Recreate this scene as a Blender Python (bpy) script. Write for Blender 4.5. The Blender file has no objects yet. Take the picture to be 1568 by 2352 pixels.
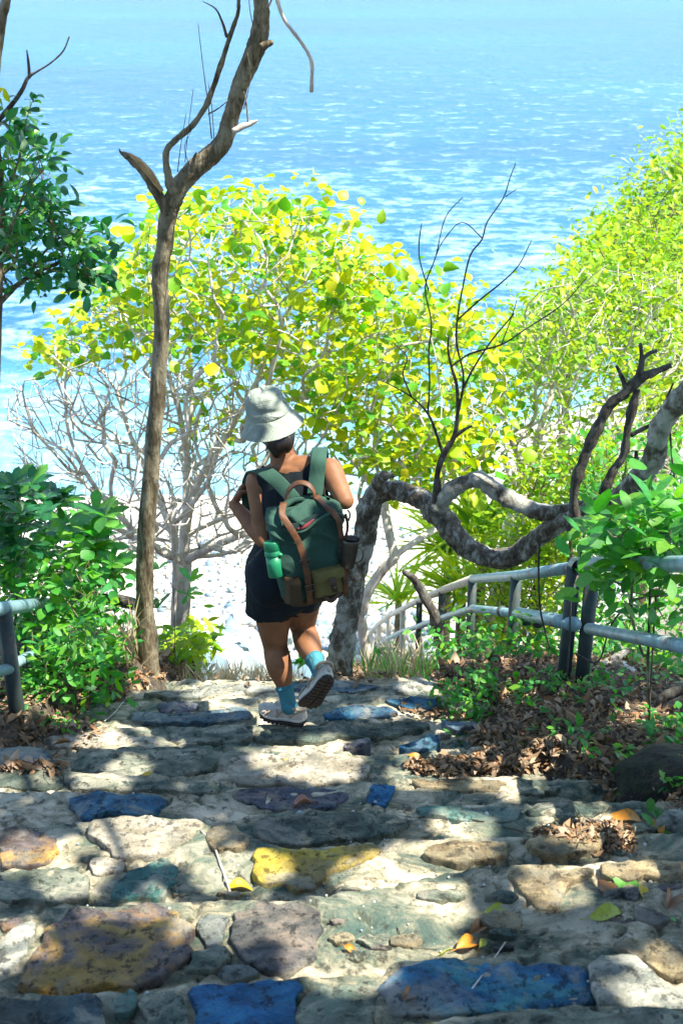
import bpy, bmesh, math, random
import numpy as np
from mathutils import Vector, Matrix, Quaternion
random.seed(7); RNG = np.random.default_rng(11)
S = bpy.context.scene
COL = S.collection
R = math.radians

# ---------------------------------------------------------------- camera
CZ = 13.0                       # camera height above the sea
PITCH, FPX, CXP, CYP = R(26.0), 2940.0, 784.0, 1176.0
cam_d = bpy.data.cameras.new('camera'); cam = bpy.data.objects.new('camera', cam_d); COL.objects.link(cam)
cam_d.sensor_fit = 'VERTICAL'; cam_d.sensor_height = 36.0; cam_d.sensor_width = 24.0; cam_d.lens = 45.0
cam_d.clip_start = 0.05; cam_d.clip_end = 6000
cam.location = (0, 0, CZ); cam.rotation_euler = (math.pi/2 - PITCH, 0, 0)
cam_d.dof.use_dof = True; cam_d.dof.focus_distance = 5.5; cam_d.dof.aperture_fstop = 6.3
S.camera = cam
# ---------------------------------------------------------------- sky, sun, exposure
SUN = Vector((0.46, -0.13, 0.88)).normalized()
W = bpy.data.worlds.new('World'); S.world = W; W.use_nodes = True
nt = W.node_tree; bg = nt.nodes['Background']
sky = nt.nodes.new('ShaderNodeTexSky'); sky.sky_type = 'NISHITA'; sky.sun_disc = False
sky.sun_elevation = math.asin(SUN.z); sky.sun_rotation = math.atan2(SUN.x, SUN.y)
sky.air_density = 1.0; sky.dust_density = 0.6; sky.ozone_density = 1.5
nt.links.new(sky.outputs[0], bg.inputs[0]); bg.inputs[1].default_value = 0.15
sl = bpy.data.lights.new('sun', 'SUN'); sl.energy = 5.0; sl.angle = R(0.5); sl.color = (1.0, 0.94, 0.83)
so = bpy.data.objects.new('sun', sl); COL.objects.link(so); so.location = (5, -2, 30)
so.rotation_euler = (-SUN).to_track_quat('-Z', 'Y').to_euler()
S.view_settings.view_transform = 'Standard'; S.view_settings.look = 'None'
S.view_settings.exposure = 1.68; S.view_settings.gamma = 1.0; S.view_settings.use_curve_mapping = False
S.cycles.max_bounces = 8; S.cycles.transmission_bounces = 6; S.cycles.diffuse_bounces = 4
S.cycles.sample_clamp_indirect = 6.0

FW = np.array([0, math.cos(PITCH), -math.sin(PITCH)]); UP = np.array([0, math.sin(PITCH), math.cos(PITCH)])
def ray(px, py):
    return FW + np.array([(px-CXP)/FPX, 0, 0]) + UP*((CYP-py)/FPX)
def P(px, py, d):
    """point seen at photo pixel (px,py) lying d metres ahead (horizontally) of the camera"""
    v = ray(px, py); return np.array([0, 0, CZ]) + v*(d/v[1])
def Pv(px, py, d):
    px = np.asarray(px, float); py = np.asarray(py, float); d = np.asarray(d, float)
    u = (px-CXP)/FPX; v = (CYP-py)/FPX
    dy = FW[1]+UP[1]*v; dz = FW[2]+UP[2]*v; t = d/dy
    return np.stack([u*t, dy*t, CZ+dz*t], -1)
def proj(p):
    p = np.asarray(p, float); q = p - np.array([0, 0, CZ])
    z = q@FW; return CXP + FPX*q[..., 0]/z, CYP - FPX*(q@UP)/z, z
# ---------------------------------------------------------------- small maths
def _h(i, j, s):
    n = (i*374761393 + j*668265263 + s*974711) & 0xffffffff
    n = ((n ^ (n >> 13))*1274126177) & 0xffffffff
    return ((n ^ (n >> 16)) & 0xffff)/65535.0
def vn(x, y, s=0):
    x = np.asarray(x, float); y = np.asarray(y, float)
    i = np.floor(x).astype(np.int64); j = np.floor(y).astype(np.int64)
    fx = x-i; fy = y-j; fx = fx*fx*(3-2*fx); fy = fy*fy*(3-2*fy)
    a = _h(i, j, s); b = _h(i+1, j, s); c = _h(i, j+1, s); d = _h(i+1, j+1, s)
    return (a*(1-fx)+b*fx)*(1-fy) + (c*(1-fx)+d*fx)*fy - 0.5
def fbm(x, y, s=0, o=4):
    r = 0; a = 1.0
    for k in range(o):
        r = r + a*vn(np.asarray(x)*2**k, np.asarray(y)*2**k, s+k*17); a *= 0.5
    return r
def sstep(a, b, x):
    t = np.clip((np.asarray(x, float)-a)/(b-a), 0, 1); return t*t*(3-2*t)
def in_poly(px, py, poly):
    px = np.asarray(px, float); py = np.asarray(py, float); c = np.zeros(px.shape, bool); n = len(poly)
    for i in range(n):
        x0, y0 = poly[i]; x1, y1 = poly[(i+1) % n]
        if y0 == y1: continue
        k = ((y0 > py) != (y1 > py)) & (px < (x1-x0)*(py-y0)/(y1-y0)+x0); c ^= k
    return c
def rand_in_poly(poly, n, rng):
    xs = [p[0] for p in poly]; ys = [p[1] for p in poly]; out = np.zeros((0, 2))
    while len(out) < n:
        q = np.stack([rng.uniform(min(xs), max(xs), 4*n), rng.uniform(min(ys), max(ys), 4*n)], -1)
        out = np.concatenate([out, q[in_poly(q[:, 0], q[:, 1], poly)]])
    return out[:n]
# ---------------------------------------------------------------- objects
def link(o, parent=None):
    COL.objects.link(o)
    if parent is not None: o.parent = parent
    return o
def tag(o, label=None, cat=None, group=None, kind=None):
    if label: o['label'] = label
    if cat: o['category'] = cat
    if group: o['group'] = group
    if kind: o['kind'] = kind
    return o
def empty(name, loc, label=None, cat=None, group=None):
    o = bpy.data.objects.new(name, None); o.empty_display_size = 0.1
    COL.objects.link(o); o.location = Vector([float(c) for c in loc]); return tag(o, label, cat, group)
def raw_mesh(name, V, F, mat=None, smooth=True):
    me = bpy.data.meshes.new(name)
    V = np.asarray(V, np.float32)
    if isinstance(F, np.ndarray):
        n, k = F.shape
        me.vertices.add(len(V)); me.vertices.foreach_set('co', V.ravel())
        me.loops.add(n*k); me.loops.foreach_set('vertex_index', F.ravel().astype(np.int32))
        me.polygons.add(n); me.polygons.foreach_set('loop_start', np.arange(0, n*k, k, dtype=np.int32))
        me.update(calc_edges=True)
    else:
        me.from_pydata([tuple(map(float, v)) for v in V], [], [tuple(map(int, f)) for f in F])
    if mat: me.materials.append(mat)
    me.polygons.foreach_set('use_smooth', np.full(len(me.polygons), smooth, dtype=bool))
    me.update(); return me
def mobj(name, V, F, mat=None, parent=None, smooth=True):
    V = np.asarray(V, float)
    if parent is not None: V = V - np.array(parent_world(parent))
    o = bpy.data.objects.new(name, raw_mesh(name, V, F, mat, smooth)); return link(o, parent)
def parent_world(p):
    v = Vector((0, 0, 0))
    while p is not None: v = v + p.location; p = p.parent
    return v
class MB:
    def __init__(s): s.V = []; s.F = []; s.n = 0
    def add(s, V, F):
        V = np.asarray(V, float); s.V.append(V); s.F += [tuple(int(i)+s.n for i in f) for f in F]; s.n += len(V); return s
    def build(s, name, mat, parent=None, smooth=True):
        return mobj(name, np.concatenate(s.V), s.F, mat, parent, smooth)
def catmull(pts, sub):
    pts = np.asarray(pts, float); n = len(pts)
    if n < 3 or sub < 2:
        return pts if sub < 2 else np.stack([pts[0]+(pts[-1]-pts[0])*t for t in np.linspace(0, 1, sub*(n-1)+1)])
    A = np.concatenate([[2*pts[0]-pts[1]], pts, [2*pts[-1]-pts[-2]]]); out = []
    for i in range(n-1):
        p0, p1, p2, p3 = A[i:i+4]
        for t in np.linspace(0, 1, sub, endpoint=False):
            out.append(0.5*((2*p1)+(-p0+p2)*t+(2*p0-5*p1+4*p2-p3)*t*t+(-p0+3*p1-3*p2+p3)*t**3))
    out.append(pts[-1]); return np.array(out)
def tube(pts, rad, sides=8, sub=1, rough=0.0, cap=True, seed=0, knob=0.0):
    """pts (n,3), rad (n) -> V,F ; parallel-transport frames"""
    pts = np.asarray(pts, float); rad = np.broadcast_to(np.asarray(rad, float), (len(pts),))
    if sub > 1:
        q = catmull(np.concatenate([pts, rad[:, None]], 1), sub); pts = q[:, :3]; rad = np.maximum(q[:, 3], 0.0005)
    n = len(pts); T = np.gradient(pts, axis=0); T /= np.linalg.norm(T, axis=1)[:, None]+1e-12
    a = np.array([0, 0, 1.0]) if abs(T[0][2]) < 0.9 else np.array([1.0, 0, 0])
    u = np.cross(T[0], a); u /= np.linalg.norm(u); V = []
    ang = np.arange(sides)*2*math.pi/sides
    rr = np.random.default_rng(seed+5)
    ph = rr.uniform(0, 6, 4)
    for i in range(n):
        u = u - T[i]*(u@T[i]); u /= np.linalg.norm(u)+1e-12; w = np.cross(T[i], u)
        r = rad[i]
        if rough:
            r = r*(1+rough*(np.sin(ang*3+ph[0]+i*0.35)*0.4+np.sin(ang*5+ph[1]-i*0.5)*0.3+rr.uniform(-0.5, 0.5, sides)*0.7)+knob*math.sin(i*1.3+ph[2])*math.sin(i*.61+ph[3]))
        V.append(pts[i]+np.outer(np.cos(ang)*r, u)+np.outer(np.sin(ang)*r, w))
    V = np.concatenate(V); F = []
    for i in range(n-1):
        for j in range(sides):
            k = (j+1) % sides; F.append((i*sides+j, i*sides+k, (i+1)*sides+k, (i+1)*sides+j))
    if cap: F.append(tuple(range(sides))[::-1]); F.append(tuple((n-1)*sides+j for j in range(sides)))
    return V, F
def ribbon(pts, width, thick, nrm, sub=6):
    """flat strap; nrm = (n,3) outward normals (or one vector)"""
    pts = np.asarray(pts, float); m = len(pts); nrm = np.broadcast_to(np.asarray(nrm, float), (m, 3)); width = np.broadcast_to(np.asarray(width, float), (m,))
    q = catmull(np.concatenate([pts, nrm, width[:, None]], 1), sub); p = q[:, :3]; N = q[:, 3:6]; wd = q[:, 6]
    T = np.gradient(p, axis=0); T /= np.linalg.norm(T, axis=1)[:, None]
    N = N-T*np.sum(N*T, 1)[:, None]; N /= np.linalg.norm(N, axis=1)[:, None]; Bn = np.cross(T, N); V = []; F = []
    prof = [(-.5, -.5), (-.5, .3), (-.44, .5), (0, .62), (.44, .5), (.5, .3), (.5, -.5)]
    k = len(prof)
    for i in range(len(p)):
        for a, b in prof: V.append(p[i]+Bn[i]*a*wd[i]+N[i]*b*thick)
    for i in range(len(p)-1):
        for j in range(k): F.append((i*k+j, i*k+(j+1) % k, (i+1)*k+(j+1) % k, (i+1)*k+j))
    F.append(tuple(range(k))[::-1]); F.append(tuple((len(p)-1)*k+j for j in range(k)))
    return np.array(V), F
# ---------------------------------------------------------------- materials
def new_mat(name):
    m = bpy.data.materials.new(name); m.use_nodes = True; t = m.node_tree
    return m, t, t.nodes['Principled BSDF'], t.nodes['Material Output']
def N(t, k, **kw):
    n = t.nodes.new('ShaderNode'+k)
    for a, v in kw.items():
        if a.startswith('i_'): n.inputs[a[2:].replace('_', ' ')].default_value = v
        else: setattr(n, a, v)
    return n
def ramp(t, fac, stops):
    r = N(t, 'ValToRGB'); e = r.color_ramp.elements
    while len(e) < len(stops): e.new(0.5)
    for i, (p, c) in enumerate(stops): e[i].position = p; e[i].color = (*c, 1)
    t.links.new(fac, r.inputs[0]); return r.outputs[0]
def mix(t, fac, a, b, mode='MIX'):
    n = N(t, 'Mix', data_type='RGBA', blend_type=mode)
    for s, v in ((n.inputs[0], fac), (n.inputs[6], a), (n.inputs[7], b)):
        if hasattr(v, 'is_linked'): t.links.new(v, s)
        else: s.default_value = v if isinstance(v, float) else (*v, 1)
    return n.outputs[2]
def math_(t, op, a, b=0.0):
    n = N(t, 'Math', operation=op)
    for s, v in ((n.inputs[0], a), (n.inputs[1], b)):
        if hasattr(v, 'is_linked'): t.links.new(v, s)
        else: s.default_value = v
    return n.outputs[0]
def noise(t, vec, scale, detail=5.0, rough=0.6, out=0, dist=0.0):
    n = N(t, 'TexNoise'); n.inputs['Scale'].default_value = scale; n.inputs['Detail'].default_value = detail
    n.inputs['Roughness'].default_value = rough; n.inputs['Distortion'].default_value = dist
    if vec is not None: t.links.new(vec, n.inputs['Vector'])
    return n.outputs[out]
def coords(t, scale=(1, 1, 1), kind='Object', off_random=False):
    c = N(t, 'TexCoord'); v = c.outputs[kind]
    if off_random:
        oi = N(t, 'ObjectInfo'); mul = N(t, 'VectorMath', operation='ADD'); t.links.new(v, mul.inputs[0])
        s = math_(t, 'MULTIPLY', oi.outputs['Random'], 57.0); t.links.new(s, mul.inputs[1]); v = mul.outputs[0]
    m = N(t, 'Mapping'); m.inputs['Scale'].default_value = scale; t.links.new(v, m.inputs[0]); return m.outputs[0]
def bump(t, h, strength, dist, bsdf, prev=None):
    b = N(t, 'Bump'); b.inputs['Strength'].default_value = strength; b.inputs['Distance'].default_value = dist
    t.links.new(h, b.inputs['Height'])
    if prev: t.links.new(prev, b.inputs['Normal'])
    if bsdf: t.links.new(b.outputs[0], bsdf.inputs['Normal'])
    return b.outputs[0]
def leaf_mat(name, stops, trans, tw=0.45, rough=0.42, spec=0.4):
    """stops: colours picked at random per leaf; trans: transmitted tint"""
    m, t, b, out = new_mat(name)
    g = N(t, 'NewGeometry'); oi = N(t, 'ObjectInfo')
    r = math_(t, 'FRACT', math_(t, 'ADD', g.outputs['Random Per Island'], oi.outputs['Random']))
    n = len(stops); c = ramp(t, r, [((i+.5)/n, s) for i, s in enumerate(stops)])
    nz = noise(t, coords(t), 9.0, 4)
    v = mix(t, 0.55, c, ramp(t, nz, [(0.3, (0.35, 0.35, 0.35)), (0.7, (1.0, 1.0, 1.0))]), 'MULTIPLY')
    t.links.new(v, b.inputs['Base Color']); b.inputs['Roughness'].default_value = rough
    b.inputs['Specular IOR Level'].default_value = spec
    tr = N(t, 'BsdfTranslucent'); t.links.new(mix(t, 1.0, v, trans, 'MULTIPLY'), tr.inputs[0])
    ms = N(t, 'MixShader'); ms.inputs[0].default_value = tw
    t.links.new(b.outputs[0], ms.inputs[1]); t.links.new(tr.outputs[0], ms.inputs[2]); t.links.new(ms.outputs[0], out.inputs[0])
    bump(t, noise(t, coords(t), 60.0, 3), 0.25, 0.004, b)
    return m
def bark_mat(name, dark, mid, light, scale=6.0, stretch=0.25, lich=0.5, bs=0.8):
    m, t, b, out = new_mat(name); v = coords(t, (1, 1, stretch))
    n1 = noise(t, v, scale*4, 8, 0.7, dist=0.5); n2 = noise(t, coords(t), scale*0.8, 5, 0.6); n3 = noise(t, coords(t), scale*5, 5, .7)
    c = ramp(t, n1, [(0.32, dark), (0.5, mid), (0.68, light)])
    c = mix(t, math_(t, 'MULTIPLY', ramp(t, n2, [(0.5, (0, 0, 0)), (0.6, (1, 1, 1))]), lich), c, light)
    c = mix(t, math_(t, 'MULTIPLY', ramp(t, n3, [(0.58, (0, 0, 0)), (0.64, (1, 1, 1))]), .55), c, dark)
    t.links.new(c, b.inputs['Base Color']); b.inputs['Roughness'].default_value = 0.85; b.inputs['Specular IOR Level'].default_value = 0.25
    p = bump(t, n1, bs, 0.012, None); bump(t, noise(t, v, scale*18, 4), 0.5, 0.004, b, p)
    return m
def plain(name, col, rough=0.6, var=0.25, scale=20.0, bs=0.15, bd=0.003, metal=0.0, spec=0.4, col2=None):
    m, t, b, out = new_mat(name); nz = noise(t, coords(t), scale, 6, 0.65)
    c2 = col2 or tuple(x*(1-var) for x in col)
    c = ramp(t, nz, [(0.35, c2), (0.65, col)]); t.links.new(c, b.inputs['Base Color'])
    b.inputs['Roughness'].default_value = rough; b.inputs['Metallic'].default_value = metal; b.inputs['Specular IOR Level'].default_value = spec
    if bs: bump(t, noise(t, coords(t), scale*4, 5), bs, bd, b)
    return m
# ================================================================ SETTING
# ---- step edges (far edge of each tread): drop below the camera, then its line in the photograph
NOSE = [
 (2.20, [(0, 2420), (880, 2362), (900, 2345), (1040, 2338), (1290, 2312), (1568, 2310)]),
 (2.35, [(0, 2284), (300, 2272), (420, 2254), (700, 2250), (880, 2245), (900, 2210), (1045, 2198), (1240, 2188), (1400, 2178), (1568, 2200)]),
 (2.52, [(0, 2110), (140, 2082), (400, 2070), (700, 2062), (860, 2042), (1000, 2005), (1160, 1983), (1568, 1972)]),
 (2.69, [(0, 1898), (150, 1893), (230, 1877), (460, 1880), (560, 1932), (700, 1950), (830, 1932), (940, 1925), (1568, 1905)]),
 (2.83, [(0, 1815), (150, 1820), (380, 1820), (520, 1850), (600, 1864), (850, 1862), (1050, 1850), (1568, 1840)]),
 (2.97, [(0, 1762), (500, 1792), (560, 1811), (760, 1805), (850, 1797), (915, 1784), (1045, 1783), (1568, 1790)]),
 (3.12, [(0, 1715), (180, 1722), (500, 1712), (640, 1708), (740, 1716), (850, 1733), (950, 1724), (1045, 1718), (1568, 1725)]),
 (3.26, [(0, 1662), (300, 1673), (450, 1670), (560, 1663), (700, 1657), (850, 1651), (1045, 1654), (1568, 1662)]),
 (3.40, [(0, 1620), (300, 1612), (600, 1600), (900, 1598), (1568, 1605)]),
 (3.54, [(0, 1592), (300, 1581), (400, 1575), (520, 1564), (700, 1560), (1000, 1553), (1568, 1562)])]
_n = []
for dr, ln in NOSE:
    xs, ds = [], []
    for px in np.linspace(0, 1568, 60):
        py = np.interp(px, [a for a, b in ln], [b for a, b in ln]); v = ray(px, py); t = -dr/v[2]
        xs.append(v[0]*t); ds.append(v[1]*t)
    _n.append((dr, np.array(xs), np.array(ds)))
NEAR = [(2.05, 1.72), (1.9, 1.28), (1.74, 0.84)]
FAR = [(3.54+0.215*k, 5.35+0.33*k) for k in range(1, 8)]
def _wob(x, k): return 0.035*fbm(np.asarray(x)*3.1+k*7.7, np.full(np.shape(x), k*3.3), 5, 3)
def path_h(x, y):
    x = np.asarray(x, float); y = np.asarray(y, float); z = np.full(np.broadcast(x, y).shape, CZ-1.6)
    prev = 1.60
    allk = [(d, None, yy) for d, yy in sorted(NEAR)] + [(d, xs, ds) for d, xs, ds in _n] + [(d, None, yy) for d, yy in FAR]
    for k, (dr, xs, ds) in enumerate(allk):
        e = (np.interp(x, xs, ds) if xs is not None else ds) + _wob(x, k)*(1.0 if xs is None else 0.35)
        nxt = allk[k+1][0] if k+1 < len(allk) else dr+0.2
        z = z - (nxt-dr)*sstep(-0.004, 0.045, y-e) if k or True else z
    z = z + 1.6 - allk[0][0]
    z = z + 0.018*fbm(x*2.3, y*2.3, 3, 3) + 0.008*fbm(x*11, y*11, 9, 3)
    return z
def edge_l(y): return np.interp(y, [0, 3.2, 4.0, 4.7, 5.4, 7], [-1.9, -1.55, -1.5, -1.33, -1.05, -0.8])
def edge_r(y): return np.interp(y, [0, 2.6, 3.1, 3.6, 4.3, 4.9, 5.4, 7], [1.9, 1.75, 1.45, 1.1, .72, .72, .52, .6])
def prof(y): return np.interp(y, [-4, 0, 5.5, 19.0, 22, 27.6, 31, 40], [-0.1, 1.6, 3.62, 12.0, 12.4, 12.98, 13.5, 16])
def ground_h(x, y):
    x = np.asarray(x, float); y = np.asarray(y, float)
    z = CZ-prof(y)
    el = edge_l(y); er = edge_r(y); near = 1-sstep(6.0, 8.5, y)
    inside = np.minimum(x-el, er-x)
    bank = 0.05+0.05*sstep(0, 0.5, -inside)
    z = z + near*(np.where(inside > 0, -0.45*sstep(0.0, .3, inside), bank)-0.0)
    z = z + 0.05*fbm(x*1.3, y*1.3, 21, 4)
    # left side beyond the rail sits a bit higher then falls, right side climbs to the wooded headland
    z = z + 0.35*sstep(0.5, 2.2, -x)*sstep(4, 8, y)*(1-sstep(14, 19, y))
    z = z + (4.2*sstep(1.6, 8.5, x) + 0.15*np.clip(x-8, 0, 30))*sstep(6.5, 15, y)*(1-sstep(24, 36, y)*0.9)
    z = z - 0.9*sstep(1.3, 3.0, x)*near*sstep(3.5, 6.5, y)
    return z
def surf_h(x, y):
    g = ground_h(x, y); p = path_h(x, y)
    ins = (np.asarray(x) > -1.9) & (np.asarray(x) < 1.95) & (np.asarray(y) < 6.4) & (np.asarray(y) > 0.55)
    return np.where(ins, np.maximum(g, p), g)
def hit(px, py, d0=1.2, d1=30, f=surf_h):
    ds = np.concatenate([np.arange(d0, 8, 0.008), np.arange(8, d1, 0.03)]); v = ray(px, py); t = ds/v[1]
    x = v[0]*t; z = CZ+v[2]*t; k = np.nonzero(z <= f(x, ds))[0]
    i = k[0] if len(k) else len(ds)-1
    return np.array([x[i], ds[i], z[i]])
def grid(name, x0, x1, y0, y1, st, f, mat, keep=None, kind='structure'):
    xs = np.arange(x0, x1+st/2, st); ys = np.arange(y0, y1+st/2, st); X, Y = np.meshgrid(xs, ys); Z = f(X, Y)
    V = np.stack([X, Y, Z], -1).reshape(-1, 3); nx = len(xs); ny = len(ys)
    I = np.arange(nx*ny).reshape(ny, nx); F = np.stack([I[:-1, :-1], I[:-1, 1:], I[1:, 1:], I[1:, :-1]], -1).reshape(-1, 4)
    if keep is not None:
        c = V[F].mean(1); F = F[keep(c[:, 0], c[:, 1], c[:, 2])]
        used = np.unique(F); mp = np.zeros(len(V), int); mp[used] = np.arange(len(used)); V = V[used]; F = mp[F]
    o = mobj(name, V, F, mat); tag(o, kind=kind); return o

# ---- sea
def sea_material():
    m, t, b, out = new_mat('sea water')
    v1 = coords(t, (0.55, 0.85, 1)); v2 = coords(t, (1.7, 2.4, 1)); v3 = coords(t, (0.012, 0.03, 1))
    n1 = noise(t, v1, 1.0, 7, 0.62, dist=0.5); n2 = noise(t, v2, 1.0, 5, 0.65, dist=0.4); n3 = noise(t, v3, 1.0, 4, 0.55)
    g = N(t, 'NewGeometry'); sp = N(t, 'SeparateXYZ'); t.links.new(g.outputs['Position'], sp.inputs[0])
    shore = N(t, 'MapRange'); t.links.new(sp.outputs['Y'], shore.inputs[0])
    for k, q in ((1, 27.0), (2, 40.0), (3, 0.0), (4, 1.0)): shore.inputs[k].default_value = q
    deep = ramp(t, n3, [(0.35, (0.0, 0.068, 0.18)), (0.65, (0.0, 0.10, 0.225))])
    c = mix(t, shore.outputs[0], (0.12, 0.34, 0.44), deep)
    # pale streaks paint the glint of the waves, with some foam
    f1 = math_(t, 'ADD', math_(t, 'MULTIPLY', n1, 0.62), math_(t, 'MULTIPLY', n2, 0.38))
    cd = N(t, 'MapRange'); t.links.new(sp.outputs['Y'], cd.inputs[0])
    for k, q in ((1, 27.0), (2, 125.0), (3, 0.028), (4, -0.15)): cd.inputs[k].default_value = q
    f = math_(t, 'ADD', math_(t, 'ADD', f1, cd.outputs[0]), math_(t, 'MULTIPLY', math_(t, 'SUBTRACT', n3, 0.5), 0.25))
    glint_foam = ramp(t, f, [(0.46, (0, 0, 0)), (0.63, (1, 1, 1))])
    fm = math_(t, 'MULTIPLY', glint_foam, 0.55)
    c = mix(t, fm, c, (0.42, 0.60, 0.68)); t.links.new(c, b.inputs['Base Color'])
    b.inputs['Roughness'].default_value = 0.25; b.inputs['IOR'].default_value = 1.28; b.inputs['Specular IOR Level'].default_value = .35
    h = math_(t, 'ADD', n1, math_(t, 'MULTIPLY', n2, 0.5)); bump(t, h, 1.0, 0.35, b)
    return m
sea_m = sea_material()
grid('sea', -60, 60, 24, 150, 1.0, lambda x, y: 0.05*(1-sstep(50, 130, y))*fbm(x*.4, y*.8, 2, 3), sea_m)
V = np.array([[-1500, 149.9, 0], [1500, 149.9, 0], [1500, 3500, 0], [-1500, 3500, 0], [-1500, 24, -.02], [-59.9, 24, -.02], [-59.9, 149.9, -.02], [-1500, 149.9, -.02], [59.9, 24, -.02], [1500, 24, -.02], [1500, 149.9, -.02], [59.9, 149.9, -.02]], float)
tag(mobj('sea', V, [(0, 1, 2, 3), (4, 5, 6, 7), (8, 9, 10, 11)], sea_m, smooth=False), kind='structure')

# ---- ground, hillside, beach
def ground_material():
    m, t, b, out = new_mat('soil and sand')
    v = coords(t); n1 = noise(t, v, 2.0, 8, .65); n2 = noise(t, v, 16.0, 8, .7)
    g = N(t, 'NewGeometry'); sp = N(t, 'SeparateXYZ'); t.links.new(g.outputs['Position'], sp.inputs[0])
    soil = ramp(t, n2, [(0.35, (0.035, 0.026, 0.018)), (0.55, (0.10, 0.075, 0.048)), (0.7, (0.22, 0.18, 0.12))])
    sand = ramp(t, n2, [(0.3, (0.50, 0.46, 0.38)), (0.7, (0.78, 0.74, 0.64))])
    patch = ramp(t, n1, [(0.55, (0, 0, 0)), (0.65, (1, 1, 1))])
    sand = mix(t, math_(t, 'MULTIPLY', patch, 0.4), sand, (0.60, 0.50, 0.30))
    f = N(t, 'MapRange'); t.links.new(math_(t, 'ADD', sp.outputs['Z'], math_(t, 'MULTIPLY', n1, 1.2)), f.inputs[0])
    for k, q in ((1, 7.6), (2, 5.4), (3, 0.0), (4, 1.0)): f.inputs[k].default_value = q
    t.links.new(mix(t, f.outputs[0], soil, sand), b.inputs['Base Color']); b.inputs['Roughness'].default_value = 0.95
    bump(t, math_(t, 'ADD', n2, noise(t, v, 60, 5)), 0.9, 0.03, b); return m
gm = ground_material()
grid('ground', -3.6, 4.4, 0.4, 8.0, 0.04, ground_h, gm)
far_keep = lambda x, y, z: ~((x > -3.55) & (x < 4.35) & (y > .45) & (y < 7.95)) & ((z > -1.2))
grid('hillside', -40, 60, -8, 46, 0.25, lambda x, y: ground_h(x, y)-0.02, gm, far_keep)

# ---- the stone path
def mortar_material():
    m, t, b, out = new_mat('rough path mortar'); v = coords(t); vs = coords(t, (1, 1.8, 1))
    n1 = noise(t, vs, 4.2, 9, .72, dist=.7); n2 = noise(t, v, 24, 8, .72); n3 = noise(t, v, 1.6, 5, .6); n4 = noise(t, v, 110, 4, .7)
    c = ramp(t, n1, [(0.38, (0.075, 0.105, 0.085)), (0.45, (0.18, 0.19, 0.135)), (0.51, (0.37, 0.325, 0.215)), (0.60, (0.64, 0.56, 0.41))])
    c = mix(t, math_(t, 'MULTIPLY', ramp(t, n3, [(.48, (0, 0, 0)), (.60, (1, 1, 1))]), .55), c, (0.06, 0.12, 0.10))
    c = mix(t, math_(t, 'MULTIPLY', ramp(t, n2, [(0.38, (1, 1, 1)), (0.46, (0, 0, 0))]), .75), c, (0.04, 0.042, 0.033))
    c = mix(t, math_(t, 'MULTIPLY', ramp(t, n4, [(0.66, (0, 0, 0)), (0.72, (1, 1, 1))]), .5), c, (0.55, 0.5, 0.4))
    t.links.new(c, b.inputs['Base Color']); b.inputs['Roughness'].default_value = .92; b.inputs['Specular IOR Level'].default_value = .2
    p = bump(t, n1, .8, .03, None); p = bump(t, n2, 1.0, .016, None, p); bump(t, n4, .8, .005, b, p); return m
def mort_h(x, y):
    r = np.abs(fbm(x*5.2, y*7.0, 31, 3)); crack = 0.014*(1-sstep(0.0, 0.035, r))
    r2 = np.abs(fbm(x*3.1+9, y*4.2, 77, 3)); crack = crack + 0.022*(1-sstep(0.0, 0.02, r2)); return path_h(x, y) + 0.014*fbm(x*22, y*26, 41, 3) + 0.012*fbm(x*8, y*10, 47, 2) - crack
pm = mortar_material()
path = grid('path', -1.95, 1.98, 0.6, 6.3, 0.0165, mort_h, pm)
def stone_mat(name, a, b_, c_, d_=None, sc=6.0, amt=.7, smear=.75):
    m, t, b, out = new_mat(name); v = coords(t, (1, 1, 1), 'Object', True); vs = coords(t, (1, 1.9, 1), 'Object', True)
    n1 = noise(t, vs, sc*1.2, 7, .65, dist=.6); n2 = noise(t, v, 30, 8, .72); n3 = noise(t, v, sc*.7, 5, .6, dist=.8); n4 = noise(t, v, 120, 4, .7)
    c = ramp(t, n1, [(0.40, a), (0.5, b_), (0.59, c_)])
    if d_: c = mix(t, math_(t, 'MULTIPLY', ramp(t, n3, [(.5, (0, 0, 0)), (.6, (1, 1, 1))]), amt), c, d_)
    c = mix(t, math_(t, 'MULTIPLY', ramp(t, n2, [(0.40, (1, 1, 1)), (0.47, (0, 0, 0))]), .8), c, tuple(x*.2 for x in a))
    c = mix(t, math_(t, 'MULTIPLY', ramp(t, n4, [(0.62, (0, 0, 0)), (0.70, (1, 1, 1))]), .35), c, (0.42, .4, .34))
    n5 = noise(t, v, 4.5, 8, .68, dist=.7); c = mix(t, math_(t, 'MULTIPLY', ramp(t, n5, [(.54, (0, 0, 0)), (.62, (1, 1, 1))]), smear), c, (0.33, 0.31, 0.24))
    n6 = noise(t, v, 9, 8, .7); c = mix(t, .55, c, ramp(t, n6, [(.40, (.30, .33, .32)), (.56, (1, 1, 1))]), 'MULTIPLY')
    t.links.new(c, b.inputs['Base Color']); b.inputs['Roughness'].default_value = .78; b.inputs['Specular IOR Level'].default_value = .35
    p = bump(t, n1, .9, .03, None); p = bump(t, n2, 1.0, .014, None, p); bump(t, n4, .7, .004, b, p); return m
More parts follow.
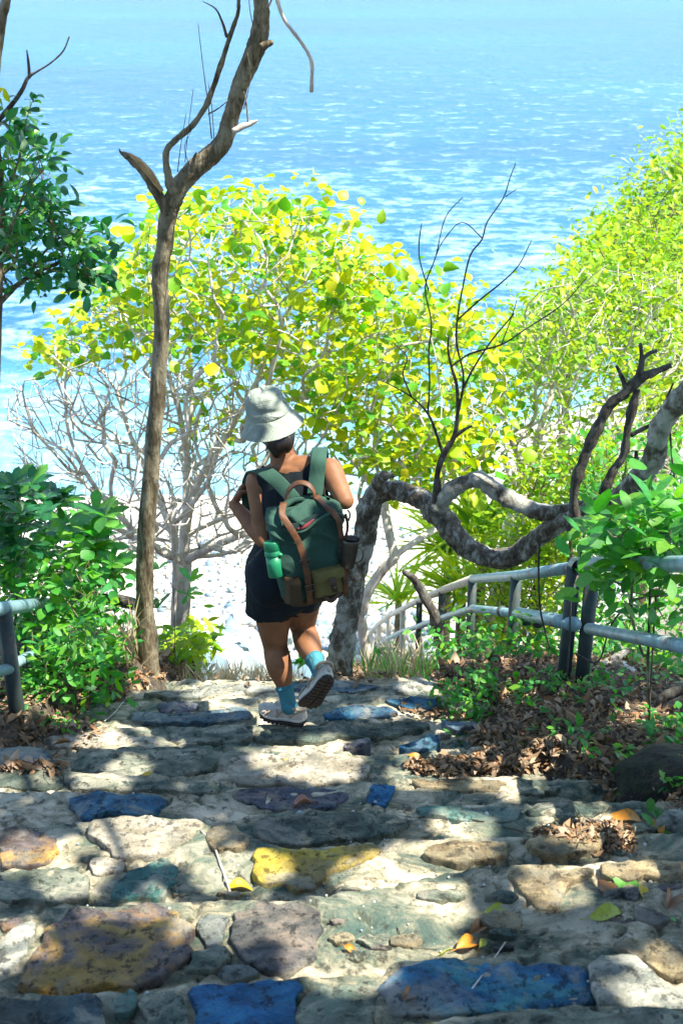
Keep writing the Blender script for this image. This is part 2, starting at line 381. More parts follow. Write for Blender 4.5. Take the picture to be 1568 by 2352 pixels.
SM = {
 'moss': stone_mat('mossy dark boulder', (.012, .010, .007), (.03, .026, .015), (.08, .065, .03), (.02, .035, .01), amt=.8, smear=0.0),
 'slateblue': stone_mat('grey blue slate', (.015, .085, .16), (.03, .15, .25), (.10, .22, .28), (.12, .14, .17), amt=.5),
 'rust': stone_mat('rusty brown stone', (.10, .07, .055), (.16, .14, .14), (.30, .19, .11), (.62, .38, .07)),
 'dusk': stone_mat('dusky brown stone', (.08, .085, .08), (.17, .155, .13), (.30, .24, .18), (.14, .13, .15), amt=.5),
 'blue': stone_mat('blue slate', (.008, .10, .24), (.012, .16, .36), (.03, .22, .42), (.02, .11, .2), amt=.3, smear=.35),
 'bluemix': stone_mat('blue and tan slate', (.015, .13, .28), (.04, .22, .36), (.08, .32, .36), (.42, .37, .30), sc=3.5, amt=.85),
 'darkblue': stone_mat('dark blue stone', (.02, .045, .06), (.035, .08, .10), (.07, .12, .13), (.15, .14, .08), amt=.4),
 'pale': stone_mat('pale grey stone', (.20, .22, .19), (.38, .38, .31), (.56, .54, .44), (.16, .2, .17), amt=.4),
 'cream': stone_mat('cream stone', (.34, .29, .2), (.50, .44, .33), (.62, .55, .44), (.26, .24, .14), amt=.35),
 'tan': stone_mat('tan stone', (.2, .15, .08), (.36, .28, .15), (.50, .40, .22), (.22, .22, .16), amt=.55),
 'ochre': stone_mat('yellow ochre stone', (.40, .27, .03), (.58, .42, .04), (.66, .50, .08), (.2, .16, .13), sc=3.0, amt=.6),
 'teal': stone_mat('teal green stone', (.04, .14, .12), (.07, .22, .19), (.22, .28, .22), (.3, .32, .25), amt=.6),
 'greenish': stone_mat('green grey stone', (.11, .14, .10), (.23, .25, .18), (.42, .40, .29), (.10, .20, .16), amt=.4),  # grey green tones, mottled at random
 'darkgreen': stone_mat('shade darkened green stone', (.055, .08, .06), (.13, .15, .11), (.26, .26, .18), (.08, .15, .12), amt=.45),  # darker tone carries some of the treads' shade in its colour
 'purple': stone_mat('purple grey stone', (.08, .085, .11), (.16, .145, .165), (.30, .24, .20), (.04, .11, .18), amt=.45),
 'slate': stone_mat('slate grey stone', (.09, .14, .16), (.17, .22, .22), (.32, .34, .29), (.08, .18, .26), amt=.45),
}
STONES = [
 (2.52, 'rust', .05, [(100, 2130), (140, 2087), (230, 2078), (333, 2067), (403, 2077), (443, 2120), (443, 2157), (413, 2227), (290, 2264), (143, 2274), (60, 2284), (40, 2254), (77, 2200)]),
 (2.52, 'dusk', .02, [(529, 2090), (600, 2070), (683, 2067), (756, 2100), (729, 2144), (733, 2204), (716, 2220), (613, 2232), (543, 2207), (533, 2157)]),
 (2.35, 'blue', .02, [(420, 2254), (700, 2250), (708, 2264), (665, 2290), (675, 2330), (700, 2400), (470, 2400), (445, 2330), (430, 2290)]),
 (2.35, 'bluemix', .02, [(895, 2222), (1050, 2205), (1180, 2215), (1338, 2215), (1345, 2270), (1365, 2306), (1290, 2309), (1200, 2327), (1040, 2335), (880, 2330), (870, 2290)]),
 (2.35, 'pale', .05, [(1355, 2197), (1428, 2180), (1462, 2192), (1492, 2230), (1575, 2277), (1580, 2325), (1385, 2309), (1352, 2262)]),
 (2.35, 'tan', .03, [(1388, 2172), (1462, 2150), (1528, 2155), (1580, 2180), (1580, 2262), (1528, 2233), (1490, 2212), (1440, 2180)]),
 (2.69, 'ochre', .03, [(586, 1944), (650, 1950), (722, 1954), (780, 1944), (822, 1935), (885, 1938), (850, 1962), (823, 1980), (770, 2003), (750, 2027), (683, 2045), (596, 2024), (568, 1976)]),
 (2.69, 'cream', .025, [(200, 1890), (250, 1876), (367, 1878), (478, 1883), (443, 1908), (430, 1928), (383, 1963), (283, 1965), (233, 1952), (213, 1918)]),
 (2.69, 'tan', .02, [(487, 1890), (540, 1900), (580, 1925), (575, 1945), (540, 1960), (490, 1950), (470, 1915)]),
 (2.69, 'rust', .02, [(-8, 1902), (55, 1898), (110, 1908), (140, 1935), (120, 1975), (60, 1985), (-8, 1992)]),
 (2.69, 'greenish', .012, [(-8, 2004), (130, 1988), (188, 1992), (212, 2030), (198, 2068), (120, 2074), (-8, 2078)]),
 (2.69, 'teal', .025, [(383, 1974), (412, 1987), (416, 2020), (397, 2044), (377, 2064), (283, 2068), (245, 2060), (255, 2027), (292, 1996)]),
 (2.69, 'cream', .012, [(197, 1977), (270, 1968), (285, 1985), (238, 2014), (216, 2008)]),
 (2.52, 'pale', .03, [(57, 2112), (98, 2116), (70, 2195), (0, 2250), (-8, 2180), (20, 2150)]),
 (2.52, 'rust', .01, [(-8, 2112), (50, 2112), (42, 2136), (-8, 2160)]),
 (2.52, 'pale', .02, [(456, 2098), (520, 2092), (526, 2130), (518, 2162), (470, 2178), (450, 2150)]),
 (2.52, 'greenish', .02, [(470, 2186), (520, 2170), (540, 2192), (520, 2212), (470, 2232), (432, 2232), (436, 2206)]),
 (2.52, 'pale', .02, [(490, 2216), (545, 2216), (600, 2238), (585, 2246), (500, 2246)]),
 (2.35, 'darkblue', .03, [(-8, 2290), (130, 2296), (238, 2286), (258, 2310), (248, 2352), (200, 2400), (-8, 2400)]),
 (2.35, 'teal', .02, [(250, 2294), (300, 2276), (322, 2288), (318, 2328), (280, 2334), (248, 2318)]),
 (2.35, 'greenish', .02, [(332, 2292), (400, 2270), (424, 2288), (440, 2352), (440, 2400), (332, 2400)]),
 (2.35, 'greenish', .03, [(672, 2296), (714, 2264), (789, 2254), (880, 2250), (866, 2300), (862, 2352), (860, 2400), (706, 2400), (690, 2340)]),
 (2.20, 'ochre', .02, [(905, 2350), (1000, 2343), (1030, 2358), (1000, 2400), (880, 2400)]),
 (2.20, 'greenish', .02, [(1060, 2352), (1290, 2316), (1450, 2314), (1580, 2312), (1580, 2400), (1060, 2400)]),
 (2.83, 'slateblue', .02, [(152, 1852), (167, 1835), (213, 1823), (290, 1823), (377, 1826), (377, 1848), (353, 1872), (250, 1873), (190, 1888), (163, 1878)]),
 (2.97, 'purple', .012, [(539, 1818), (606, 1812), (773, 1810), (816, 1835), (776, 1855), (723, 1860), (633, 1864), (589, 1852), (539, 1838)]),
 (2.83, 'darkgreen', .025, [(600, 1874), (720, 1868), (850, 1867), (940, 1876), (930, 1905), (900, 1922), (780, 1932), (700, 1942), (610, 1932), (585, 1900)]),
 (3.12, 'cream', .022, [(525, 1738), (616, 1728), (673, 1717), (729, 1715), (776, 1725), (816, 1742), (853, 1765), (839, 1785), (809, 1798), (723, 1804), (606, 1806), (533, 1808), (517, 1780)]),
 (2.97, 'blue', .015, [(844, 1802), (889, 1800), (916, 1818), (899, 1835), (893, 1861), (873, 1858), (856, 1842), (835, 1848)]),
 (3.12, 'slateblue', .02, [(913, 1712), (979, 1690), (1019, 1688), (1006, 1707), (973, 1722), (923, 1719)]),
 (3.12, 'purple', .01, [(779, 1714), (843, 1696), (855, 1706), (823, 1720), (796, 1727)]),
 (3.40, 'slateblue', .02, [(736, 1645), (773, 1628), (823, 1618), (873, 1620), (919, 1642), (889, 1647), (809, 1652), (756, 1654)]),
 (3.26, 'darkgreen', .03, [(586, 1679), (689, 1667), (809, 1660), (945, 1655), (1000, 1664), (889, 1695), (806, 1692), (739, 1703), (656, 1705), (593, 1705)]),
 (3.26, 'slateblue', .02, [(996, 1658), (1045, 1658), (1100, 1662), (1085, 1674), (1030, 1678)]),
 (3.26, 'cream', .022, [(110, 1690), (200, 1680), (267, 1676), (300, 1684), (297, 1708), (213, 1718), (150, 1720), (100, 1710)]),
 (3.12, 'greenish', .02, [(167, 1734), (300, 1720), (493, 1716), (500, 1738), (498, 1768), (433, 1783), (333, 1790), (230, 1785), (160, 1770)]),
 (2.97, 'darkgreen', .015, [(-8, 1770), (130, 1772), (150, 1790), (140, 1815), (-8, 1812)]),
 (2.97, 'greenish', .015, [(160, 1784), (330, 1797), (480, 1797), (520, 1806), (500, 1820), (380, 1818), (150, 1816)]),
 (3.40, 'purple', .015, [(360, 1616), (433, 1612), (460, 1622), (410, 1636), (367, 1640)]),
 (3.26, 'greenish', .02, [(383, 1687), (447, 1678), (523, 1672), (576, 1678), (582, 1700), (500, 1706), (390, 1702)]),
 (3.40, 'slate', .02, [(300, 1632), (350, 1645), (480, 1635), (560, 1622), (590, 1640), (540, 1655), (400, 1662), (310, 1662)]),
 (3.54, 'pale', .02, [(330, 1594), (430, 1582), (520, 1572), (600, 1572), (640, 1585), (560, 1597), (400, 1602)]),
 (3.54, 'slate', .015, [(650, 1580), (720, 1568), (800, 1566), (880, 1575), (840, 1590), (700, 1595)]),
 (3.54, 'pale', .02, [(900, 1566), (990, 1562), (1010, 1580), (950, 1592), (890, 1588)]),
 (3.40, 'slateblue', .02, [(880, 1606), (1000, 1606), (1020, 1625), (930, 1628)]),
 (2.97, 'tan', .025, [(930, 1789), (1045, 1788), (1140, 1792), (1190, 1806), (1160, 1823), (1050, 1813), (960, 1810)]),
 (2.83, 'teal', .02, [(955, 1855), (1045, 1856), (1178, 1850), (1202, 1868), (1188, 1888), (1045, 1884), (960, 1872)]),
 (2.83, 'darkgreen', .03, [(1205, 1850), (1279, 1842), (1372, 1842), (1412, 1850), (1378, 1872), (1279, 1880), (1212, 1870)]),
 (2.69, 'tan', .055, [(996, 1935), (1045, 1925), (1150, 1925), (1185, 1935), (1160, 1965), (1060, 1975), (975, 1968), (960, 1950)]),
 (2.69, 'tan', .06, [(1210, 1925), (1292, 1912), (1380, 1910), (1392, 1925), (1379, 1945), (1312, 1960), (1225, 1955)]),
 (2.52, 'tan', .02, [(1368, 1984), (1462, 1980), (1580, 1980), (1580, 2012), (1445, 2022), (1379, 2012)]),
 (2.52, 'tan', .025, [(1172, 1994), (1285, 1990), (1362, 1998), (1330, 2025), (1292, 2035), (1285, 2097), (1232, 2100), (1202, 2044), (1168, 2012)]),
]
def make_stone(drop, kind, proud, poly, seed):
    rr = np.random.default_rng(seed); pts = []
    zt = CZ-drop
    for px, py in poly:
        v = ray(px, py); t = (zt+proud*.5-CZ)/v[2]; pts.append((v[0]*t, v[1]*t))
    pts = np.array(pts); c = pts.mean(0)
    # round the outline
    q = []
    n = len(pts)
    for i in range(n):
        a, b = pts[i], pts[(i+1) % n]; L = np.linalg.norm(b-a); m = max(2, int(L/0.022))
        for k in range(m): q.append(a+(b-a)*(k/m))
    q = np.array(q)
    for _ in range(2): q = (np.roll(q, 1, 0)+2*q+np.roll(q, -1, 0))/4
    d = q-c; r = np.linalg.norm(d, axis=1)[:, None]; nn = d/r
    j = fbm(q[:, 0]*22+seed, q[:, 1]*22, seed % 97, 3)[:, None]; q = q+nn*(j*0.034+.012*fbm(q[:, 0]*70, q[:, 1]*70, 3, 2)[:, None])
    V = []; F = []; m = len(q)
    pr0 = proud; proud = proud*.3+.008 if proud < .09 else proud*.75; rings = [(1.02, -0.14), (1.01, -.006), (1.0, 0.55), (.985, .9), (.94, 1.0), (.74, 1.0), (.5, 1.1), (.26, 1.1)] if pr0 < .09 else [(1.06, -.14), (1.03, -.01), (.98, .3), (.88, .62), (.74, .82), (.58, .98), (.4, 1.1), (.2, 1.16)]
    for ri, (s, h) in enumerate(rings):
        p = c+(q-c)*s
        z = np.full(m, zt) + (h if ri < 2 else h*proud)
        if ri >= 2: z = z + 0.014*fbm(p[:, 0]*9, p[:, 1]*9, seed % 71, 3) + 0.008*fbm(p[:, 0]*34, p[:, 1]*34, 5, 3) - (p[:, 1]-c[1])*0.02
        V.append(np.column_stack([p, z]))
    V = np.concatenate(V); F = []
    for k in range(len(rings)-1):
        for i in range(m): F.append((k*m+i, k*m+(i+1) % m, (k+1)*m+(i+1) % m, (k+1)*m+i))
    V = np.concatenate([V, [[c[0], c[1], zt+1.06*proud]]]); k = len(rings)-1
    for i in range(m): F.append((k*m+i, k*m+(i+1) % m, len(V)-1))
    o0 = np.array([c[0], c[1], zt]); o = bpy.data.objects.new('stone', raw_mesh('stone', V-o0, F, SM[kind]))
    o.location = o0; return link(o, path)
for i, (dr, kd, pr, poly) in enumerate(STONES): make_stone(dr, kd, pr, poly, 100+i*13)
# smaller stones bedded between the large ones
_polys = [s[3] for s in STONES]
_rs = np.random.default_rng(5); _small = []; _tries = 0
while len(_small) < 30 and _tries < 4000:
    _tries += 1
    px = _rs.uniform(5, 1560); py = 1600+740*_rs.random()**0.9
    if any(in_poly(np.array([px+dx]), np.array([py+dy]), p)[0] for p in _polys for dx, dy in ((0, 0), (30, 0), (-30, 0), (0, 14), (0, -14))): continue
    if any(abs(px-a)/50+abs(py-b)/26 < 1 for a, b in _small): continue
    h = hit(px, py)
    if h[0] < edge_l(h[1])+.1 or h[0] > edge_r(h[1])-.1: continue
    lev = [dr for dr, xs, ds in _n if np.interp(h[0], xs, ds) > h[1]+.05]
    if not lev: continue
    if any(abs(np.interp(h[0], xs, ds)-h[1]) < .07 for dr, xs, ds in _n): continue
    _small.append((px, py)); w = _rs.uniform(24, 60)*(py-1200)/900; hh = w*_rs.uniform(.25, .4)
    pl = [(px+w*math.cos(a)*_rs.uniform(.75, 1.1), py+hh*math.sin(a)*_rs.uniform(.75, 1.1)) for a in np.linspace(0, 2*math.pi, 8, endpoint=False)]
    make_stone(min(lev), _rs.choice(['greenish', 'tan', 'darkgreen', 'dusk', 'greenish']), _rs.uniform(.008, .016), pl, int(_rs.integers(1e5)))

# ---- cobbles on the beach
def ico(sub=1):
    bm = bmesh.new(); bmesh.ops.create_icosphere(bm, subdivisions=sub, radius=1); V = np.array([v.co[:] for v in bm.verts]); F = np.array([[v.index for v in f.verts] for f in bm.faces]); bm.free(); return V, F
IV, IF = ico(1); IV2, IF2 = ico(2)
def rand_rot(n, rng):
    q = rng.normal(size=(n, 4)); q /= np.linalg.norm(q, axis=1)[:, None]; w, x, y, z = q.T
    return np.stack([np.stack([1-2*(y*y+z*z), 2*(x*y-z*w), 2*(x*z+y*w)], -1), np.stack([2*(x*y+z*w), 1-2*(x*x+z*z), 2*(y*z-x*w)], -1), np.stack([2*(x*z-y*w), 2*(y*z+x*w), 1-2*(x*x+y*y)], -1)], 1)
def batch(V, F, pos, Rm, sc):
    """sc (n,3)"""
    n = len(pos); W = np.einsum('nij,nkj->nki', Rm, V[None]*sc[:, None, :]) + pos[:, None]
    FF = (F[None]+(np.arange(n)*len(V))[:, None, None]).reshape(-1, F.shape[1]); return W.reshape(-1, 3), FF
def pebble_mat():
    m, t, b, out = new_mat('sun bleached cobbles'); g = N(t, 'NewGeometry'); oi = N(t, 'ObjectInfo')
    r = math_(t, 'FRACT', math_(t, 'ADD', g.outputs['Random Per Island'], oi.outputs['Random']))
    c = ramp(t, r, [(0.0, (.50, .50, .46)), (.2, (.17, .25, .30)), (.35, (.62, .60, .54)), (.5, (.25, .36, .40)), (.65, (.5, .42, .28)), (.8, (.33, .40, .40)), (.93, (.10, .17, .22))])
    t.links.new(mix(t, .4, c, ramp(t, noise(t, coords(t), 12, 5), [(.35, (.5, .5, .5)), (.65, (1, 1, 1))]), 'MULTIPLY'), b.inputs['Base Color'])
    b.inputs['Roughness'].default_value = .8; return m
pebm = pebble_mat()
rg = np.random.default_rng(3); n = 9000
d = rg.uniform(15.5, 25.5, n); x = rg.uniform(-10.5, 6.5, n)
s = 0.035*np.exp(rg.normal(0, .45, n))*(1+.5*(d < 21)); keep = (fbm(x*.5, d*.5, 8, 3) > -0.12+.06*(d-19)/5) | (rg.random(n) < .12)
d, x, s = d[keep], x[keep], s[keep]; z = ground_h(x, d)
Vn = IV*(1+rg.uniform(-.18, .18, (len(IV), 1)))
Vb, Fb = batch(Vn, IF, np.column_stack([x, d, z+s*.25]), rand_rot(len(d), rg), np.column_stack([s*rg.uniform(1, 1.7, len(d)), s*rg.uniform(.8, 1.3, len(d)), s*rg.uniform(.5, .8, len(d))]))
tag(mobj('pebbles', Vb, Fb, pebm, smooth=True), kind='stuff')
# larger cobbles, one by one
cob = [raw_mesh('beach_stone', IV2*(1+np.random.default_rng(k).uniform(-.13, .13, (len(IV2), 1))), IF2, pebm) for k in range(4)]
for k in range(150):
    px = rg.uniform(455, 760); py = rg.uniform(1400, 1556); h = hit(px, py, 6, 28, ground_h)
    o = bpy.data.objects.new('beach_stone', cob[k % 4]); sc = rg.uniform(.06, .15)
    o.scale = (sc*1.5, sc*rg.uniform(.8, 1.2), sc*.6); o.rotation_euler = (rg.uniform(-.4, .4), rg.uniform(-.4, .4), rg.uniform(0, 6.28)); o.location = h+np.array([0, 0, sc*.1])
    link(o); tag(o, 'water-worn cobble lying on the sunlit beach at the foot of the steps', 'stone', 'cobbles at the foot of the steps')
# ================================================================ LEAVES AND TREES
def leaf_tpl(w=.3, peak=.5, fold=.12, droop=.18, rows=4, point=1.0):
    V = [(0, 0, 0)]; F = []
    ts = np.linspace(0, 1, rows+2)[1:-1]
    for t in ts:
        a = (t/peak) if t < peak else (1-t)/(1-peak); hw = w*(math.sin(a*math.pi/2)**(0.75 if t < peak else point)); z = -droop*t*t
        V += [(t, -hw, z+fold*hw), (t, 0, z), (t, hw, z+fold*hw)]
    V.append((1, 0, -droop)); n = len(V)-1
    F += [(0, 2, 1), (0, 3, 2)]
    for k in range(len(ts)-1):
        a = 1+3*k; b = a+3; F += [(a, a+1, b+1), (a, b+1, b), (a+1, a+2, b+2), (a+1, b+2, b+1)]
    a = 1+3*(len(ts)-1); F += [(a, a+1, n), (a+1, a+2, n)]
    return np.array(V, float), np.array(F)
T_ROUND = [leaf_tpl(.44, .42, .35, .25, 4, .8), leaf_tpl(.46, .45, -.25, .4, 4, .8), leaf_tpl(.36, .4, .6, .5, 4, .9), leaf_tpl(.40, .45, -.5, .1, 4, .8)]
T_OVAL = [leaf_tpl(.25, .55, .3, .2, 4, .8), leaf_tpl(.27, .6, -.2, .35, 4, .7), leaf_tpl(.2, .5, .7, .5, 4, .9)]
T_OBOV = [leaf_tpl(.21, .7, .15, .15, 4, .6), leaf_tpl(.19, .68, .25, .3, 4, .6)]
T_LANCE = [leaf_tpl(.16, .45, .25, .3, 5, 1.1), leaf_tpl(.18, .42, .1, .15, 5, 1.1)]
T_BLADE = [leaf_tpl(.035, .3, .6, .45, 6, 1.0), leaf_tpl(.04, .3, .6, .2, 6, 1.0)]
T_BROAD = [leaf_tpl(.21, .5, .2, .3, 5, .9), leaf_tpl(.23, .48, .1, .1, 5, .9)]
T_DRY = [leaf_tpl(.24, .5, .9, .5, 4, .9), leaf_tpl(.28, .5, -.8, -.35, 4, .9), leaf_tpl(.2, .5, 1.2, .1, 4, .9)]
def frames(dirs, ups):
    X = dirs/(np.linalg.norm(dirs, axis=1)[:, None]+1e-9); Y = np.cross(ups, X); Y /= np.linalg.norm(Y, axis=1)[:, None]+1e-9; Z = np.cross(X, Y)
    return np.stack([X, Y, Z], -1)
def add_leaves(parent, pos, dirs, ups, size, tpls, mat, n_ind=300, name='leaf', mass='leaves', rng=RNG):
    pos = np.asarray(pos); n = len(pos)
    if n == 0: return
    size = np.broadcast_to(np.asarray(size, float), (n,)); M = frames(dirs, ups); k = rng.integers(0, len(tpls), n)
    px, py, z = proj(pos); show = (px > -5) & (px < 1573) & (py > 5) & (py < 2350)
    score = np.where(show, size/np.maximum(z, .1)*rng.uniform(.8, 1.2, n), -1); order = np.argsort(-score)
    ind = order[:n_ind]; ind = ind[score[ind] > 0]; rest = np.ones(n, bool); rest[ind] = False
    pw = np.array(parent_world(parent)) if parent is not None else np.zeros(3)
    meshes = [raw_mesh(name, V, F, mat) for V, F in tpls]
    for i in ind:
        o = bpy.data.objects.new(name, meshes[k[i]]); m = Matrix([list(map(float, r)) for r in M[i]])
        o.rotation_euler = m.to_euler(); o.location = pos[i]-pw; s = float(size[i]); o.scale = (s, s, s); link(o, parent)
    if rest.any():
        Vs, Fs, off = [], [], 0
        for t, (V, F) in enumerate(tpls):
            s_ = rest & (k == t)
            if not s_.any(): continue
            A, B = batch(V, F, pos[s_], M[s_], np.repeat(size[s_][:, None], 3, 1)); Vs.append(A); Fs.append(B+off); off += len(A)
        o = mobj(mass, np.concatenate(Vs), np.concatenate(Fs), mat, parent); tag(o, kind='stuff')
def grow(nodes, par, attr, rng, step=.12, wob=.25, bias=.25, root=None):
    """greedy twig network: every attractor joins the nearest part of the skeleton"""
    nodes = [np.array(p, float) for p in nodes]; par = list(par); r0 = nodes[0] if root is None else root
    dist = [0.0]
    for i in range(1, len(nodes)): dist.append(dist[par[i]]+np.linalg.norm(nodes[i]-nodes[par[i]]))
    A = np.array(nodes); Dd = np.array(dist); tips = []
    att = attr[np.argsort(np.linalg.norm(attr-r0, axis=1)+rng.uniform(0, .5, len(attr)))]
    cap = len(A)+len(att)*12+10; buf = np.zeros((cap, 3)); buf[:len(A)] = A; db = np.zeros(cap); db[:len(A)] = Dd; n = len(A); back = {}
    for a in att:
        dd = np.linalg.norm(buf[:n]-a, axis=1); cost = dd+bias*db[:n]
        # prefer joining from below
        cost = cost+0.5*np.clip(buf[:n, 2]-a[2]+.05, 0, None); j = int(np.argmin(cost)); L = dd[j]
        m = int(min(8, max(1, round(L/step)))); p0 = buf[j].copy(); off = rng.normal(0, wob*L*.3, 3); off[2] -= abs(off[2])*.5; prev = j
        for k in range(1, m+1):
            t = k/m; p = p0+(a-p0)*t+off*math.sin(t*math.pi)+(rng.normal(0, wob*.05*min(L, .5), 3) if k < m else 0)
            buf[n] = p; db[n] = db[prev]+L/m; par.append(prev); prev = n; n += 1
            if n >= cap-2: break
        tips.append(prev)
        if n >= cap-12: break
    return buf[:n].copy(), par, tips
def radii(nodes, par, tip_r, ex=.42):
    n = len(nodes); cnt = np.zeros(n); child = np.zeros(n, int)
    for i in range(1, n): child[par[i]] += 1
    cnt[child == 0] = 1
    for i in range(n-1, 0, -1): cnt[par[i]] += cnt[i]
    return tip_r*np.maximum(cnt, 1)**ex
def chains(nodes, par, rad):
    n = len(nodes); ch = [[] for _ in range(n)]
    for i in range(1, n): ch[par[i]].append(i)
    out = []; st = [(0, None)]
    while st:
        i, p = st.pop(); c = [p] if p is not None else []
        while True:
            c.append(i)
            if not ch[i]: break
            nx = sorted(ch[i], key=lambda k: -rad[k])
            for k in nx[1:]: st.append((k, i))
            i = nx[0]
        if len(c) > 1: out.append(c)
    return out
def build_wood(parent, nodes, par, rad, mat, thr, sides=6, name='branch', twig='twigs', max_own=60, rmul=None):
    cs = chains(nodes, par, rad); cs.sort(key=lambda c: -rad[c[1]]); tw = MB(); own = 0
    Vs, Fs, off = [], [], 0
    for c in cs:
        p = nodes[c]; r = rad[c].copy()
        if len(c) > 1: r[0] = min(r[0], r[1]*1.15)
        r[-1] *= .55
        big = rad[c[1]] > thr and own < max_own
        V, F = tube(p, r, sides+2 if big else (4 if r.max() < .006 else 5), 3 if big else 1, .12 if big else 0, True, seed=c[0])
        if big: mobj(name, V, F, mat, parent); own += 1
        else:
            Vs.append(V); Fs += [tuple(i+off for i in f) for f in F]; off += len(V)
    if Vs: tag(mobj(twig, np.concatenate(Vs), Fs, mat, parent), kind='stuff')
def limb_nodes(limbs, sub=4):
    """limbs: list of [(px,py,d),...]; the first point of a limb joins the nearest node already there"""
    nodes = []; par = []
    for L in limbs:
        pts = catmull(np.array([P(*q) for q in L]), sub)
        if not nodes: nodes.append(pts[0]); par.append(-1); prev = 0
        else: prev = int(np.argmin(np.linalg.norm(np.array(nodes)-pts[0], axis=1)))
        for p in pts[1:]: nodes.append(p); par.append(prev); prev = len(nodes)-1
    return nodes, par
def leaf_spray(tipsP, tipsD, per, rng, spread=.08, upb=.6):
    n = len(tipsP); pos = np.repeat(tipsP, per, 0)+rng.normal(0, spread, (n*per, 3)); dr = np.repeat(tipsD, per, 0)*.5+rng.normal(0, .8, (n*per, 3)); dr[:, 2] *= .55
    up = rng.normal(0, .45, (n*per, 3)); up[:, 2] += upb+.4; return pos, dr, up
def poly_pts(poly, n, dc, dr, rng, shell=0.0):
    q = rand_in_poly(poly, n, rng); c = np.mean(poly, 0); w = max(p[0] for p in poly)-min(p[0] for p in poly)
    e = np.clip(1-((q[:, 0]-c[0])/(w*.55))**2, .15, 1)**.5; dd = dc+rng.uniform(-1, 1, n)*dr*e; return Pv(q[:, 0], q[:, 1], dd)
def ground_pt(px, py, d):
    p = P(px, py, d); return np.array([p[0], p[1], float(surf_h(p[0], p[1]))-.08])
def make_tree(name, label, cat, base, limbs, leafy, dc, dr, n_attr, per, size, tpls, lmat, wmat, tip_r=.004, ex=.42, thr=.012, bare=None, n_bare=0,
              n_ind=300, seed=1, spread=.09, step=.16, wob=.3, group=None, szv=.33, upb=.6, bias=.25, extra=0, clump=-.08):
    rng = np.random.default_rng(seed); g = ground_pt(*base); root = empty(name, g, label, cat, group)
    nodes, par = limb_nodes(limbs); nodes = [g]+nodes; par = [-1, 0]+[p+1 for p in par[1:]]
    A = poly_pts(leafy, n_attr, dc, dr, rng); B = poly_pts(bare, n_bare, dc, dr, rng) if bare else np.zeros((0, 3))
    nodes, par, tips = grow(nodes, par, np.concatenate([A, B]), rng, step, wob, bias)
    rad = radii(nodes, par, tip_r, ex)
    cs = chains(nodes, par, rad)
    # main stem as the trunk
    main = max(cs, key=lambda c: rad[c[1]] if c[0] == 0 else 0); k = len(main); lim = next((i for i, j in enumerate(main) if rad[j] < thr), k)
    build_wood(root, nodes, par, rad, wmat, thr)
    br = [c for c in root.children if c.name.startswith('branch')]
    if br: br[0].name = 'trunk'
    tp = nodes[tips]; pa = np.array([nodes[par[i]] for i in tips]); td = tp-pa; td /= np.linalg.norm(td, axis=1)[:, None]+1e-6
    px, py, _ = proj(tp); lf = in_poly(px, py, leafy)
    if bare: lf = lf & (~in_poly(px, py, bare) | (rng.random(len(px)) < .12))
    lf = lf & ((fbm(px/75.0, py/60.0, seed, 3) > clump) | (rng.random(len(px)) < .25))
    pos, dr_, up = leaf_spray(tp[lf], td[lf], per, rng, spread, upb)
    if extra:
        e = poly_pts(leafy, extra, dc, dr, rng); P2, D2, U2 = leaf_spray(e, rng.normal(0, 1, (extra, 3)), 1, rng, spread, upb)
        pos = np.concatenate([pos, P2]); dr_ = np.concatenate([dr_, D2]); up = np.concatenate([up, U2])
    sz = size*np.exp(np.clip(rng.normal(0, szv, len(pos)), -.7, .38)); add_leaves(root, pos, dr_, up, sz, tpls, lmat, n_ind, rng=rng); return root

bark_pale = bark_mat('pale grey bark', (.26, .20, .15), (.50, .45, .38), (.72, .68, .62), 5, .4, .5, .6)
bark_mid = bark_mat('grey brown bark', (.028, .022, .012), (.12, .095, .055), (.34, .30, .20), 9, .22, .45, 1.0)
bark_dark = bark_mat('dark rough bark', (.018, .016, .013), (.06, .052, .042), (.15, .15, .13), 9, .4, .35, 1.0)
bark_patch = bark_mat('lichen patched bark', (.025, .02, .015), (.13, .11, .08), (.44, .45, .39), 7, .6, .65, 1.0)
lf_yellow = leaf_mat('yellow green leaves', [(.46, .55, .004), (.60, .62, .004), (.13, .40, .02), (.68, .62, .02), (.20, .46, .015), (.40, .55, .006), (.08, .32, .02), (.12, .38, .02), (.50, .58, .004)], (1.3, 1.3, .3), .5)
lf_lime = leaf_mat('lime leaves', [(.32, .50, .01), (.17, .42, .02), (.50, .58, .012), (.08, .28, .02), (.40, .54, .02)], (1.3, 1.35, .4), .48)
lf_green = leaf_mat('fresh green leaves', [(.05, .25, .03), (.09, .34, .03), (.025, .15, .035), (.20, .42, .025), (.05, .27, .06)], (1.7, 2.2, .6), .42)
lf_dark = leaf_mat('dark glossy leaves', [(.015, .13, .04), (.03, .18, .05), (.01, .09, .035), (.10, .28, .04)], (1.6, 2.2, .8), .4, .35, .5)
lf_dry = leaf_mat('dry leaf litter', [(.30, .16, .07), (.42, .27, .15), (.13, .075, .035), (.55, .40, .26), (.24, .17, .11), (.07, .05, .03)], (1, .8, .6), .15, .7, .2)
lf_straw = leaf_mat('dry straw grass', [(.66, .54, .34), (.5, .38, .2), (.72, .64, .48)], (1, .9, .7), .3, .6)

